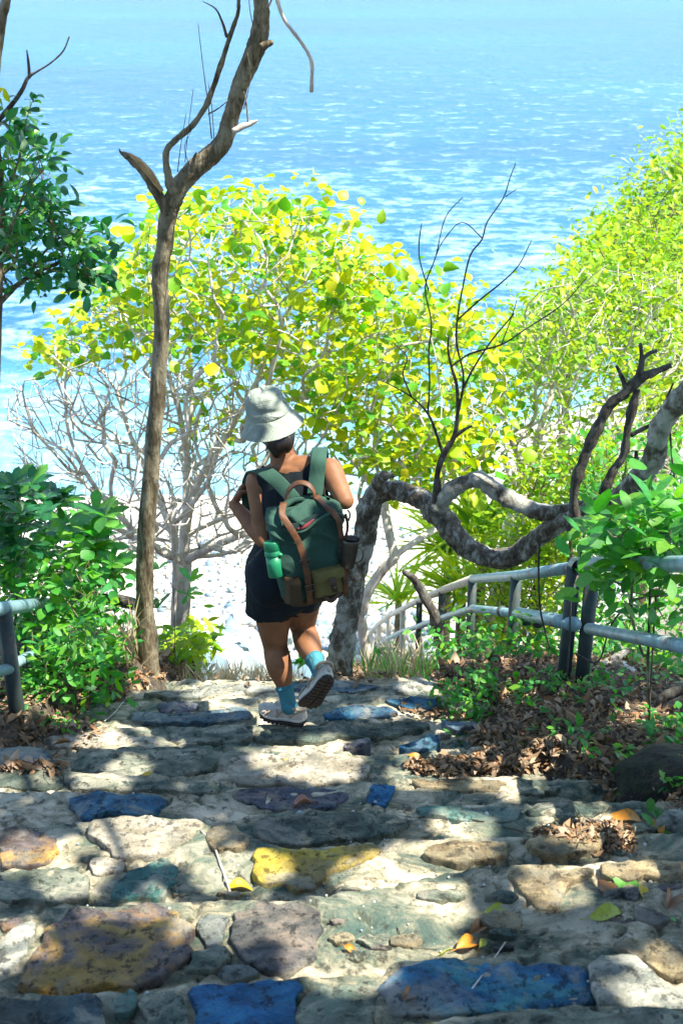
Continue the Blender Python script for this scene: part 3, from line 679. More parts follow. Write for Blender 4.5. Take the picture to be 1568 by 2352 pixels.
YT = make_tree('broadleaf_tree', 'spreading tree with round yellow green leaves and bare pale twigs in front of the sea', 'tree', (420, 1480, 10),
  [[(415, 1490, 10), (418, 1400, 10), (422, 1290, 10)], [(422, 1290, 10), (330, 1245, 9.7), (240, 1200, 9.4), (150, 1150, 9.3), (90, 1100, 9.3)],
   [(422, 1290, 10), (385, 1200, 10.2), (340, 1090, 10.4), (300, 1000, 10.6), (270, 900, 10.6)], [(422, 1290, 10), (428, 1180, 10.1), (430, 1050, 10.3), (440, 900, 10.4), (430, 700, 10.4)],
   [(422, 1290, 10), (500, 1250, 9.8), (570, 1222, 9.7), (680, 1180, 9.6), (720, 1090, 9.6)], [(428, 1200, 10.1), (450, 1120, 10), (520, 1000, 10), (600, 850, 10.1), (640, 650, 10.2)],
   [(570, 1222, 9.7), (600, 1080, 9.9), (680, 940, 10), (760, 800, 10.2), (800, 660, 10.3)], [(330, 1245, 9.7), (220, 1120, 9.7), (160, 1000, 9.8), (150, 880, 9.8)], [(430, 1050, 10.3), (400, 900, 9.8), (330, 760, 9.7), (250, 700, 9.7)]],
  [(95, 800), (180, 700), (300, 600), (330, 500), (420, 462), (560, 448), (700, 460), (830, 525), (890, 590), (880, 640), (930, 680), (950, 780), (880, 900), (760, 980), (640, 860), (520, 800), (420, 780), (330, 800), (220, 850), (110, 840)],
  10.1, 1.7, 1100, 5, .084, T_ROUND, lf_yellow, bark_pale, tip_r=.0042, ex=.40, thr=.022, bare=[(0, 880), (200, 830), (330, 800), (560, 830), (700, 900), (720, 1200), (560, 1270), (380, 1290), (200, 1240), (30, 1150)], n_bare=1900, n_ind=300, seed=4, spread=.10, upb=1.0, clump=-.10)
make_tree('broadleaf_tree', 'second stem leaning beside the pale twiggy tree at the shore, lower and thinner leaved', 'tree', (396, 1470, 9.9),
  [[(396, 1480, 9.9), (400, 1380, 9.9), (402, 1290, 9.9), (396, 1210, 9.9)], [(396, 1210, 9.9), (360, 1100, 9.7), (352, 980, 9.6)], [(396, 1210, 9.9), (470, 1120, 9.8), (500, 1040, 9.7)]],
  [(330, 860), (560, 830), (600, 960), (520, 1040), (360, 1020)], 9.8, .8, 90, 2, .08, T_ROUND, lf_yellow, bark_pale, tip_r=.005, thr=.02, n_ind=60, seed=9)
make_tree('broadleaf_tree', 'yellow green round leaved tree between the woman and the headland', 'tree', (850, 1380, 9.2),
  [[(828, 1420, 9.2), (850, 1350, 9.2), (905, 1280, 9.2), (960, 1240, 9.2), (1005, 1210, 9.3)], [(905, 1280, 9.2), (880, 1150, 9.4), (860, 1000, 9.5), (900, 850, 9.6)], [(1005, 1210, 9.3), (1020, 1050, 9.4), (1040, 900, 9.5), (1030, 760, 9.6)], [(880, 1150, 9.4), (800, 1040, 9.3), (760, 940, 9.3)]],
  [(720, 900), (840, 860), (880, 660), (940, 640), (1010, 700), (1060, 655), (1130, 690), (1165, 800), (1170, 960), (1130, 1080), (1000, 1110), (870, 1090), (760, 1050), (700, 980)],
  9.5, 1.2, 600, 5, .080, T_ROUND, lf_yellow, bark_pale, tip_r=.004, thr=.02, n_ind=260, seed=21, spread=.1)
make_tree('broadleaf_tree', 'pale trunked tree with narrow lime leaves behind the railing on the right', 'tree', (1130, 1400, 10.5),
  [[(1125, 1410, 10.5), (1155, 1310, 10.5), (1190, 1200, 10.5), (1215, 1110, 10.6), (1235, 1000, 10.7), (1262, 920, 10.8)], [(1262, 920, 10.8), (1310, 880, 10.8), (1365, 800, 10.9), (1390, 710, 11)], [(1262, 920, 10.8), (1285, 780, 11), (1290, 700, 11.1)], [(1235, 1000, 10.7), (1340, 960, 10.8), (1470, 930, 10.8)], [(1365, 800, 10.9), (1440, 800, 10.6), (1470, 760, 10.5)], [(1215, 1110, 10.6), (1170, 1000, 10.4), (1140, 900, 10.4)]],
  [(1130, 800), (1200, 690), (1300, 620), (1420, 600), (1568, 620), (1600, 800), (1568, 960), (1420, 1010), (1300, 1060), (1180, 1040), (1120, 930)],
  11.0, 1.5, 900, 6, .068, T_OVAL, lf_lime, bark_pale, tip_r=.004, thr=.02, n_ind=260, seed=33, spread=.13, extra=500, szv=.35, bare=[(1120, 930), (1300, 1010), (1568, 950), (1568, 1080), (1400, 1150), (1180, 1190)], n_bare=420, clump=.0)
make_tree('leafy_tree', 'dense bright leafy tree on the slope at the right edge below the skyline', 'tree', (1500, 1150, 13),
  [[(1500, 1150, 13), (1490, 1000, 13), (1480, 850, 13)], [(1490, 1000, 13), (1560, 880, 13), (1590, 760, 13)], [(1480, 850, 13), (1440, 740, 13), (1400, 680, 13.2)]],
  [(1290, 660), (1350, 560), (1440, 500), (1568, 440), (1640, 600), (1640, 900), (1560, 1000), (1450, 900), (1380, 780)],
  13, 1.5, 900, 8, .072, T_OVAL, lf_lime, bark_mid, tip_r=.004, thr=.025, n_ind=180, seed=41, spread=.16, extra=1500)
make_tree('leafy_tree', 'highest leafy tree on the headland reaching the right edge of the view', 'tree', (1560, 800, 17),
  [[(1560, 800, 17), (1550, 650, 17), (1540, 520, 17)], [(1550, 650, 17), (1470, 560, 17)], [(1550, 650, 17), (1620, 500, 17)]],
  [(1350, 560), (1430, 460), (1500, 395), (1568, 325), (1680, 300), (1700, 600), (1568, 660), (1420, 640)],
  17, 1.6, 900, 8, .085, T_OVAL, lf_lime, bark_mid, tip_r=.005, thr=.03, n_ind=160, seed=43, spread=.2, extra=1400)
make_tree('leafy_tree', 'low pointed leafy tree where the wooded headland meets the sea', 'tree', (1300, 900, 15),
  [[(1300, 900, 15), (1290, 800, 15), (1280, 740, 15)], [(1290, 800, 15), (1360, 700, 15)]],
  [(1165, 790), (1240, 690), (1290, 640), (1340, 590), (1400, 560), (1430, 700), (1350, 820), (1220, 860)],
  15, 1.2, 700, 7, .08, T_OVAL, lf_lime, bark_mid, tip_r=.004, thr=.025, n_ind=140, seed=47, spread=.18, extra=500)
# undergrowth on the slope behind the railing: separate shrubs
SH = [('bright lime shrub filling the slope below the curved trunk', [(900, 1150), (1060, 1120), (1120, 1280), (1080, 1400), (960, 1420), (900, 1330)], 9.0, T_BLADE, 0),
      ('shrub behind the second railing post with light green leaves', [(1080, 1250), (1250, 1200), (1330, 1260), (1320, 1480), (1200, 1500), (1080, 1470)], 10.0, T_OVAL, 1),
      ('broad leafy shrub beyond the right end of the railing', [(1320, 1010), (1568, 980), (1620, 1300), (1568, 1500), (1350, 1480), (1300, 1200)], 8.6, T_OVAL, 1),
      ('low shrub at the foot of the slope under the far railing', [(990, 1480), (1100, 1440), (1180, 1500), (1130, 1550), (980, 1550)], 6.6, T_OVAL, 1),
      ('shrub spreading above the headland path right of the pale trunk', [(1180, 1040), (1420, 1000), (1480, 1180), (1300, 1230), (1180, 1180)], 9.6, T_OVAL, 1)]
for i, (lb, poly, dd, tp, k) in enumerate(SH):
    if not k: continue
    c = np.mean(poly, 0); b = (c[0], max(p[1] for p in poly), dd)
    make_tree('shrub', lb, 'shrub', b, [[(c[0], b[1], dd), (c[0]-10, c[1]+60, dd)], [(c[0], c[1]+60, dd), (c[0]+60, c[1], dd)], [(c[0], c[1]+60, dd), (c[0]-70, c[1], dd)]],
      poly, dd, .7, 300 if i != 3 else 110, 5, .062 if i != 3 else .045, tp, lf_lime if i in (0, 4, 1) else lf_green, bark_mid, tip_r=.0028, thr=.012, n_ind=120, seed=60+i, spread=.09, extra=900 if i != 3 else 200)
# pandanus tufts
def tuft(name, label, cat, base, n, L, mat, tpls, seed, n_ind=80, group=None, upr=.9, sp=.06):
    rng = np.random.default_rng(seed); b = np.array(base, float); root = empty(name, b, label, cat, group)
    a = rng.uniform(0, 2*math.pi, n); el = rng.uniform(.25, 1.4, n)*upr; D = np.stack([np.cos(a)*np.cos(el), np.sin(a)*np.cos(el), np.sin(el)], -1)
    pos = b+rng.normal(0, sp, (n, 3))*[1, 1, .4]; U = np.tile([0, 0, 1.0], (n, 1))+rng.normal(0, .15, (n, 3)); add_leaves(root, pos, D, U, L*rng.uniform(.6, 1.15, n), tpls, mat, n_ind, 'leaf', 'leaves', rng); return root
for i, (px, py, d, L, n, lb) in enumerate([(1030, 1265, 12.6, .8, 90, 'screw pine tuft with long arching leaves under the curved trunk'), (1110, 1230, 11.5, 1.0, 80, 'screw pine tuft left of the pale trunk above the railing'),
    (915, 1385, 15.0, .8, 40, 'small screw pine tuft beside the sunlit lower railing'), (1060, 1370, 11.5, .7, 60, 'screw pine tuft behind the middle railing posts'), (1240, 1290, 10.5, .8, 70, 'screw pine tuft right of the pale trunk just over the top rail'), (1160, 1360, 10.8, .7, 60, 'lowest screw pine tuft seen between two railing posts')]):
    tuft('screw_pine', lb, 'plant', P(px, py, d), n, L, lf_lime, T_BLADE, 80+i, 60)
    g = P(px, py, d); V, F = tube([g, [g[0], g[1], float(ground_h(g[0], g[1]))-.1]], [.05, .06], 7); mobj('stem', V, F, bark_mid, [o for o in bpy.data.objects if o.name.startswith('screw_pine')][-1])
# ================================================================ FOREGROUND WOOD, RAILINGS, CANOPY, LITTER
def Q(px, py, r): return np.array([0, 0, CZ])+ray(px, py)*r
def wood(parent, name, pts, mat, sides=12, sub=6, rough=.16, seed=0, cap=True, knob=0.05):
    """pts: (px, py, d, width in photo pixels)"""
    W = [P(a, b, d) for a, b, d, w in pts]; r = [w*.5*proj(p)[2]/FPX for p, (a, b, d, w) in zip(W, pts)]
    V, F = tube(W, r, sides, sub, rough, cap, seed, knob); return mobj(name, V, F, mat, parent)
def wd(pts, d): return [(a, b, d, w) for a, b, w in pts]
MT = empty('slender_tree', ground_pt(330, 1570, 5.6), 'slender brown trunk forking above the path with a snapped grey limb and bare shoots', 'tree')
wood(MT, 'trunk', wd([(322, 1640, 84.5), (330, 1575, 68.6), (338, 1500, 54.6), (334, 1420, 44.0), (332, 1330, 39.6), (338, 1200, 39.6), (350, 1050, 37.0), (362, 900, 36.1), (372, 750, 35.2), (367, 640, 37.0), (378, 560, 38.7), (388, 490, 40.5), (402, 450, 42.2), (430, 405, 44.0), (475, 365, 45.8), (515, 322, 40.5), (535, 250, 37.8), (560, 175, 39.6), (592, 98, 44.0), (600, 40, 37.0), (600, -20, 33.4), (598, -160, 31.7), (610, -380, 29.9)], 5.6), bark_mid, 22, 12, .13, 3, knob=.015)
wood(MT, 'snapped_branch', wd([(392, 500, 26), (372, 462, 24), (352, 425, 26), (328, 388, 26), (302, 364, 20), (280, 350, 8)], 5.57), bark_mid, 11, 6, .3, 5)
wood(MT, 'splinter', wd([(372, 440, 10), (345, 398, 16), (318, 370, 14), (296, 352, 6)], 5.53), plain('torn wood', (.55, .36, .16), .8, .6, 30, .8, .01), 7, 5, .45, 6)
wood(MT, 'splinter', wd([(292, 362, 10), (278, 350, 6), (274, 340, 2)], 5.55), bark_mid, 6, 3, .4, 7)
wood(MT, 'branch', wd([(400, 445, 26), (388, 412, 20), (382, 352, 15), (402, 322, 14), (442, 288, 14), (472, 245, 13), (490, 200, 13), (510, 140, 12), (530, 80, 11), (546, 30, 9), (548, 0, 8), (552, -50, 7), (560, -160, 5)], 5.55), bark_mid, 9, 6, .25, 8, knob=.15)
wood(MT, 'branch', wd([(521, 86, 8), (510, 50, 6), (495, 20, 4), (466, 3, 2)], 5.55), bark_mid, 6, 4, .2, 9)
wood(MT, 'branch_stub', wd([(535, 302, 14), (556, 292, 14), (575, 284, 12), (592, 276, 4)], 5.5), bark_pale, 8, 4, .35, 10)
wood(MT, 'branch_stub', wd([(600, 108, 20), (615, 100, 16), (627, 96, 10)], 5.5), bark_mid, 8, 3, .35, 11)
wood(MT, 'branch_stub', wd([(440, 395, 14), (445, 365, 8), (451, 350, 3)], 5.5), bark_mid, 7, 3, .3, 12)
wood(MT, 'hanging_branch', wd([(600, -230, 14), (622, -120, 12), (632, -30, 10), (640, 12, 9), (655, 48, 9), (688, 92, 8), (708, 125, 9), (717, 150, 10), (716, 180, 9), (715, 212, 10)], 5.5), bark_pale, 8, 5, .2, 14, knob=.15)
tw = MB(); rg = np.random.default_rng(44)
for pts in ([(486, 318, 3), (478, 240, 2.5), (466, 150, 2), (455, 55, 1.2)], [(492, 322, 2), (486, 240, 2), (478, 190, 1)], [(425, 372, 2), (432, 300, 1.6), (444, 205, 1)], [(408, 395, 2.4), (416, 330, 1.8), (428, 260, 1)], [(438, 388, 2), (424, 340, 1.5), (440, 300, 1)],
            [(560, 250, 2.5), (575, 180, 2), (568, 120, 1.5)], [(478, 262, 4), (500, 250, 3), (525, 230, 1.5)], [(570, 284, 4), (566, 240, 4), (560, 210, 2)], [(585, 70, 2.2), (575, 30, 2), (570, -20, 1.5)], [(612, 20, 5), (620, 8, 4), (630, -20, 3)],
            [(400, 520, 2.4), (388, 620, 2), (376, 720, 1.6), (380, 760, 1)], [(345, 520, 1.6), (338, 600, 1.4), (345, 700, 1)], [(386, 1060, 2), (392, 1200, 2), (380, 1330, 1.5)]):
    A, B = tube([P(a, b, 5.5) for a, b, w in pts], [max(w, 1.4)*.5*5.6/FPX for a, b, w in pts], 5, 5, 0); tw.add(A, B)
tag(tw.build('twigs', bark_mid, MT), kind='stuff')

# ---- glossy tree at the left edge
LT = empty('glossy_leaved_tree', ground_pt(-30, 1650, 4.5), 'dark glossy leaved tree whose thin trunk runs up the left edge', 'tree')
wood(LT, 'trunk', [(-60, 1660, 4.5, 30), (-35, 1300, 4.5, 26), (-10, 900, 4.5, 22), (-3, 650, 4.5, 20), (2, 520, 4.5, 22), (-2, 400, 4.5, 22), (-14, 300, 4.5, 22), (-8, 150, 4.5, 22), (3, 50, 4.5, 24), (15, 0, 4.5, 22), (30, -120, 4.5, 20)], bark_mid, 12, 8, .15, 21)
wood(LT, 'dead_branch', wd([(-14, 292, 12), (2, 272, 12), (28, 240, 11), (52, 205, 10), (66, 178, 8), (84, 165, 5), (115, 146, 4), (145, 118, 4), (160, 84, 3)], 4.55), bark_dark, 8, 6, .18, 22)
wood(LT, 'dead_branch', wd([(68, 180, 8), (67, 150, 7), (62, 114, 3)], 4.55), bark_dark, 6, 4, .2, 23)
rg = np.random.default_rng(12)
ND, PR = limb_nodes([[(-5, 700, 4.5), (-2, 560, 4.5), (5, 450, 4.5)], [(-5, 700, 4.5), (60, 640, 4.6), (150, 600, 4.7), (235, 590, 4.75)], [(-2, 560, 4.5), (40, 500, 4.5), (100, 430, 4.6)], [(5, 450, 4.5), (40, 380, 4.5), (60, 280, 4.5)], [(60, 640, 4.6), (120, 560, 4.5), (190, 520, 4.6)]])
AT = np.concatenate([poly_pts([(0, 340), (60, 270), (95, 300), (125, 400), (130, 470), (60, 560), (0, 600)], 66, 4.5, .35, rg), poly_pts([(0, 480), (130, 470), (150, 540), (240, 570), (262, 600), (235, 640), (190, 640), (140, 680), (80, 680), (0, 640)], 62, 4.6, .35, rg),
                     poly_pts([(10, 300), (35, 240), (85, 225), (70, 320)], 10, 4.5, .1, rg), poly_pts([(90, 480), (110, 470), (240, 520), (230, 580), (130, 560)], 20, 4.6, .15, rg), poly_pts([(150, 600), (268, 590), (250, 640), (190, 660)], 20, 4.7, .15, rg)])
ND, PR, TP = grow(ND, PR, AT, rg, .1, .25, .2); RD = radii(ND, PR, .0018, .42); build_wood(LT, ND, PR, RD, bark_mid, .006)
tp = ND[TP]; td = tp-np.array([ND[PR[i]] for i in TP]); a, b, c = leaf_spray(tp, td/np.linalg.norm(td, axis=1)[:, None], 6, rg, .032, .3)
add_leaves(LT, a, b, c, .052*np.exp(rg.normal(0, .2, len(a))), T_OVAL+T_OBOV, lf_dark, 300, rng=rg)
a = P(8, 225, 4.45)+rg.normal(0, .04, (14, 3)); add_leaves(LT, a-[0.04, 0, .02], rg.normal(0, 1, (14, 3)), rg.normal(0, .6, (14, 3))+[0, 0, 1], .05, T_OVAL, lf_yellow, 14, rng=rg)

# ---- the arching tree on the right
CT = empty('arching_tree', ground_pt(778, 1545, 5.8), 'lichen patched tree whose trunk bends over and arches to the right above the railing', 'tree')
wood(CT, 'trunk', [(774, 1580, 5.8, 76.3), (780, 1520, 5.8, 63.2), (790, 1450, 5.8, 55.8), (810, 1350, 5.8, 52.1), (832, 1250, 5.8, 52.1), (846, 1180, 5.8, 53.9), (862, 1138, 5.8, 50.2), (900, 1124, 5.77, 44.6), (940, 1136, 5.74, 44.6), (975, 1152, 5.7, 48.4), (1008, 1182, 5.65, 55.8), (1040, 1225, 5.6, 52.1), (1085, 1265, 5.55, 46.5), (1140, 1284, 5.5, 44.6), (1195, 1268, 5.45, 46.5), (1238, 1232, 5.4, 42.8), (1290, 1200, 5.3, 40.9), (1350, 1178, 5.2, 44.6), (1412, 1146, 5.1, 48.4), (1468, 1102, 5.0, 52.1), (1500, 1048, 4.95, 50.2), (1516, 985, 4.9, 46.5), (1548, 932, 4.85, 50.2), (1600, 880, 4.8, 53.9), (1720, 800, 4.7, 55.8)], bark_patch, 20, 8, .2, 31, knob=.08)
wood(CT, 'broken_knob', [(880, 1132, 5.75, 34), (868, 1106, 5.72, 30), (885, 1092, 5.68, 20), (905, 1094, 5.66, 8)], bark_patch, 9, 3, .4, 32)
wood(CT, 'branch', [(1000, 1165, 5.62, 44), (1030, 1132, 5.6, 38), (1070, 1108, 5.58, 34), (1105, 1104, 5.55, 38), (1145, 1130, 5.5, 40), (1190, 1158, 5.45, 40), (1240, 1176, 5.38, 36), (1300, 1170, 5.3, 28), (1350, 1160, 5.25, 22), (1395, 1148, 5.2, 14)], bark_patch, 14, 6, .28, 33, knob=.12)
wood(CT, 'splinter', [(1135, 1122, 5.5, 22), (1110, 1100, 5.5, 16), (1086, 1088, 5.5, 4)], bark_patch, 7, 3, .4, 34)
for i, pts in enumerate([
    [(1325, 1205, 28), (1316, 1150, 20), (1326, 1090, 26), (1350, 1030, 25), (1374, 980, 24), (1398, 932, 25), (1432, 904, 22), (1464, 872, 26), (1500, 856, 18), (1540, 838, 12)],
    [(1464, 872, 18), (1472, 830, 13), (1470, 788, 7)], [(1473, 826, 10), (1490, 812, 9), (1508, 806, 8)], [(1440, 900, 14), (1426, 862, 10), (1414, 840, 6)],
    [(1384, 1135, 24), (1408, 1082, 20), (1430, 1046, 18), (1440, 985, 18), (1452, 935, 20), (1462, 895, 16)], [(1446, 1000, 12), (1485, 980, 9), (1510, 970, 8), (1528, 920, 7), (1545, 880, 4)], [(1462, 1092, 16), (1460, 1060, 11), (1460, 1036, 8)],
    [(1340, 1190, 18), (1312, 1210, 20), (1308, 1232, 14)]]):
    wood(CT, 'dark_branch', wd(pts, 5.15), bark_dark, 9, 5, .3, 40+i, knob=.15)
for i, pts in enumerate([
    [(998, 1158, 18), (1004, 1090, 14), (1018, 1044, 15), (1042, 1004, 12), (1050, 950, 9), (1048, 885, 8), (1036, 842, 6), (1028, 800, 5), (1030, 770, 3)],
    [(1040, 1006, 10), (1064, 988, 8), (1084, 978, 4)], [(1018, 1046, 8), (1000, 992, 7), (982, 950, 6), (945, 912, 4), (890, 880, 2.5)], [(982, 950, 5), (986, 880, 4), (984, 810, 4), (990, 740, 3.4), (976, 660, 3.4), (1000, 590, 3), (1022, 500, 2.4), (1062, 453, 2)],
    [(984, 668, 3), (964, 600, 3), (962, 556, 3), (968, 512, 2)], [(1050, 950, 8), (1062, 895, 6), (1062, 850, 5), (1048, 790, 5), (1050, 730, 4.4), (1064, 650, 4), (1080, 585, 4), (1106, 550, 3.6), (1118, 510, 3.2), (1155, 455, 2.8), (1170, 410, 2.4), (1184, 374, 2)],
    [(1064, 890, 6), (1090, 840, 5), (1130, 780, 4), (1180, 720, 3.4)], [(1050, 735, 4.4), (1100, 690, 4), (1150, 650, 3.5), (1190, 610, 3), (1220, 552, 2)], [(1036, 842, 5), (1080, 812, 5), (1150, 792, 4), (1200, 760, 3.6), (1290, 700, 3), (1348, 636, 2)], [(1108, 548, 3), (1060, 510, 2.4), (1016, 555, 2.2), (1000, 590, 2)],
    [(945, 912, 4), (925, 860, 3.4), (934, 820, 3), (900, 785, 2)], [(1000, 1160, 7), (1010, 1120, 6), (1006, 1090, 5)], [(1160, 452, 2.4), (1186, 434, 1.8)], [(1194, 612, 2), (1206, 618, 1.8)], [(1150, 792, 3), (1170, 740, 2.4), (1186, 690, 2)]]):
    wood(CT, 'bare_shoot', wd(pts, 5.6), bark_dark, 7, 4, .12, 60+i)
vb = MB()
for pts in ([(1240, 1230), (1236, 1300), (1240, 1400), (1262, 1490)], [(1330, 1290), (1340, 1220), (1335, 1160)], [(1395, 1120), (1400, 1180), (1380, 1260), (1372, 1310)], [(1535, 960), (1545, 1080), (1560, 1150)], [(1310, 1360), (1306, 1480), (1300, 1560)], [(1385, 1310), (1420, 1340), (1470, 1330), (1500, 1300)], [(1320, 1500), (1372, 1520), (1400, 1440), (1440, 1390), (1480, 1370)]):
    A, B = tube([P(a, b, 4.95) for a, b in pts], .0045, 5, 6, .1); vb.add(A, B)
tag(vb.build('vines', bark_dark, CT), kind='stuff')

# ---- railings
rail_m = plain('weathered galvanised pipe', (.25, .41, .45), .45, .4, 14, .25, .004, .2, .5, (.12, .21, .22))
post_m = plain('grey green shaded post', (.022, .042, .042), .55, .5, 12, .25, .004, .2, .4, (.05, .065, .055))  # posts darkened in colour to stand for shade on them
sunlit_m = plain('sunlit pipe tone', (.62, .56, .45), .6, .35, 12, .2, .003, 0, .4)  # pale copy for the far pipes: sunlight put into the colour
for m_ in (rail_m, post_m):
    t = m_.node_tree; b_ = t.nodes['Principled BSDF']; src = b_.inputs['Base Color'].links[0].from_socket; rn = noise(t, coords(t), 7, 8, .72); rm = ramp(t, rn, [(.56, (0, 0, 0)), (.63, (1, 1, 1))])
    t.links.new(mix(t, math_(t, 'MULTIPLY', rm, .8), src, (.16, .075, .035)), b_.inputs['Base Color'])
def pipe(name, pts, r, mat, parent, sub=1, sides=14): V, F = tube(pts, r, sides, sub); return mobj(name, V, F, mat, parent)
tops = [(1607, 1296, 4.21), (1335, 1300, 5.85), (1185, 1322, 7.49), (1085, 1330, 9.13), (1015, 1356, 10.8), (963, 1378, 12.4), (925, 1398, 14.0), (893, 1414, 15.6), (870, 1432, 17.2), (852, 1452, 18.8), (838, 1476, 20.2)]
TP3 = [Q(*t) for t in tops]
RR = empty('handrail', [TP3[1][0], TP3[1][1], float(ground_h(TP3[1][0], TP3[1][1]))], 'grey pipe handrail with two bars descending beside the steps on the right', 'railing')
ext = TP3[0]+(TP3[0]-TP3[1])*1.2; ext[2] = TP3[0][2]+.15
pipe('top_rail', [ext, TP3[0], TP3[1]-[.03, -.02, 0]], .031, rail_m, RR)
pipe('top_rail', [TP3[1]+[-.01, 0, -.004]]+TP3[2:4], .030, rail_m, RR)
pipe('top_rail', TP3[3:], .031, sunlit_m, RR)
def down(p, f): return p-np.array([0, 0, f*(p[2]-float(ground_h(p[0], p[1])))])
mids = [Q(1640, 1498, 4.15), Q(1352, 1444, 5.72)]; pipe('lower_rail', mids, .026, rail_m, RR)
mm = [Q(1318, 1434, 5.85), Q(1190, 1408, 7.45)]; pipe('lower_rail', mm, .034, rail_m, RR)
mm = [Q(1190, 1410, 7.5), Q(1085, 1398, 9.13), Q(1015, 1420, 10.8), Q(963, 1438, 12.4), Q(925, 1450, 14), Q(893, 1466, 15.6), Q(868, 1484, 17.2)]
pipe('lower_rail', mm, .028, rail_m, RR)
for k, p in enumerate(TP3):
    if k == 0: continue
    g = float(ground_h(p[0], p[1]))-.3; xs = [(-.035, 0), (.045, -.03)] if k == 1 else [(0, 0)]
    for dx, dy in xs: pipe('post', [[p[0]+dx, p[1]+dy, p[2]-.01-.012*(dx > 0)], [p[0]+dx, p[1]+dy, min(g, p[2]-.85)]], .033 if k < 3 else .032, post_m if k < 6 else sunlit_m, RR)
V, F = tube([Q(1335, 1302, 5.80), Q(1331, 1304, 5.70)], [.036, .036], 14, 1, cap=False); mobj('pipe_socket', V, F, post_m, RR)
for px, py, r in ((1235, 1428, 6.85), (1152, 1404, 8.0), (1208, 1424, 7.25), (1520, 1300, 4.62)):
    V, F = tube([Q(px-2, py-.2, r), Q(px+2, py+.2, r-.02)], [.0345, .0345] if py > 1310 else [.034, .034], 14); mobj('clamp_ring', V, F, post_m, RR)
LR = empty('handrail', [-1.43, 4.6, float(ground_h(-1.43, 4.6))], 'grey pipe handrail half swallowed by the leafy bush on the left', 'railing')
lt = [Q(-150, 1420, 4.7), Q(8, 1398, 5.31), Q(104, 1386, 6.2), Q(190, 1398, 7.3), Q(262, 1420, 8.6)]
pipe('top_rail', lt[:3], .030, rail_m, LR); pipe('top_rail', lt[2:], .028, sunlit_m, LR)
pipe('lower_rail', [Q(-150, 1590, 4.75), Q(30, 1533, 5.45)], .024, rail_m, LR); pipe('lower_rail', [Q(24, 1528, 5.45), Q(84, 1500, 6.2), Q(170, 1492, 7.2), Q(240, 1500, 8.4)], .024, rail_m, LR)
for i, q in enumerate(lt[1:]): pipe('post', [q-[0, 0, .01], [q[0], q[1], float(ground_h(q[0], q[1]))-.3]], .034 if i == 0 else .03, post_m if i < 1 else sunlit_m, LR)

# ---- logs, boulders, small rocks
def top_wood(name, label, cat, pts, mat, seed, sides=11, sub=5, rough=.25, group=None):
    W_ = P(*pts[0][:3]); o = wood(None, name, pts, mat, sides, sub, rough, seed); tag(o, label, cat, group); return o
top_wood('fallen_branch', 'pale mossy broken branch leaning from the right railing post onto the path', 'branch', [(1166, 1662, 4.75, 14), (1185, 1655, 4.75, 26), (1235, 1628, 4.85, 26), (1290, 1590, 5.0, 24), (1350, 1552, 5.3, 24), (1400, 1520, 5.5, 22), (1440, 1496, 5.7, 16)], bark_patch, 71)
top_wood('fallen_branch', 'bleached stick lying behind the second railing post', 'branch', [(1192, 1490, 6.1, 16), (1205, 1540, 5.9, 18), (1225, 1580, 5.7, 18), (1255, 1612, 5.5, 16)], bark_pale, 72)
top_wood('fallen_log', 'weathered grey log slanting under the railing at the right edge', 'log', [(1400, 1520, 5.6, 28), (1440, 1545, 5.4, 40), (1480, 1580, 5.2, 46), (1520, 1625, 5.0, 44), (1560, 1655, 4.9, 40), (1640, 1700, 4.8, 40)], bark_pale, 73)
top_wood('root', 'dark curved root rising at the right edge above sunlit leaf litter', 'root', [(1494, 1672, 4.6, 16), (1505, 1630, 4.6, 18), (1525, 1600, 4.6, 22), (1568, 1584, 4.6, 24), (1640, 1560, 4.6, 26)], bark_dark, 74)
top_wood('fallen_log', 'dark splintered log lying level between the left bush and the slender trunk', 'log', [(150, 1362, 5.9, 20), (210, 1372, 5.85, 26), (270, 1382, 5.8, 28), (325, 1392, 5.7, 22)], bark_dark, 75, rough=.4)
top_wood('fallen_branch', 'broken dead branch standing up beyond the sunlit lower railing', 'branch', [(925, 1312, 8.0, 10), (955, 1335, 8.0, 20), (975, 1375, 8.0, 22), (1000, 1420, 8.0, 24), (1010, 1480, 8.0, 22)], bark_dark, 76, rough=.35)
top_wood('driftwood', 'bleached driftwood log lying on the cobbles below the path', 'driftwood', [(440, 1508, 12.5, 22), (470, 1500, 12.6, 30), (500, 1490, 12.7, 28), (515, 1480, 12.8, 18)], bark_pale, 77)
top_wood('driftwood', 'thin bleached driftwood pole pointing down to the cobbles beside the woman', 'driftwood', [(455, 1466, 13.4, 12), (500, 1484, 13.2, 14), (545, 1500, 13, 14), (572, 1512, 12.9, 10)], bark_pale, 78)
def boulder(name, label, px, py, d, sx, sy, sz, mat, seed, dz=0, cat='rock'):
    bm = bmesh.new(); bmesh.ops.create_icosphere(bm, subdivisions=4, radius=1); V = np.array([v.co[:] for v in bm.verts]); F = [[v.index for v in f.verts] for f in bm.faces]; bm.free()
    k = 1+.28*fbm(V[:, 0]*1.1+seed, V[:, 1]*1.1+V[:, 2]*.9, seed, 4)+.2*np.abs(fbm(V[:, 2]*1.7+seed, V[:, 0]*1.5-V[:, 1], seed+5, 3)); V = V*k[:, None]*[sx, sy, sz]
    p = P(px, py, d); o = mobj(name, V, F, mat); o.location = (p[0], p[1], p[2]+dz); tag(o, label, cat); return o
boulder('boulder', 'large dark shaded boulder at the right edge above the leaf litter', 1572, 1815, 3.75, .23, .2, .15, SM['moss'], 3)
boulder('rock', 'pale blue grey rock half buried at the far left edge of the path', 45, 1746, 4.1, .13, .08, .035, SM['slate'], 5)
boulder('rock', 'white sunlit rock at the right edge behind green seedlings', 1568, 1898, 3.42, .09, .07, .06, SM['pale'], 6)
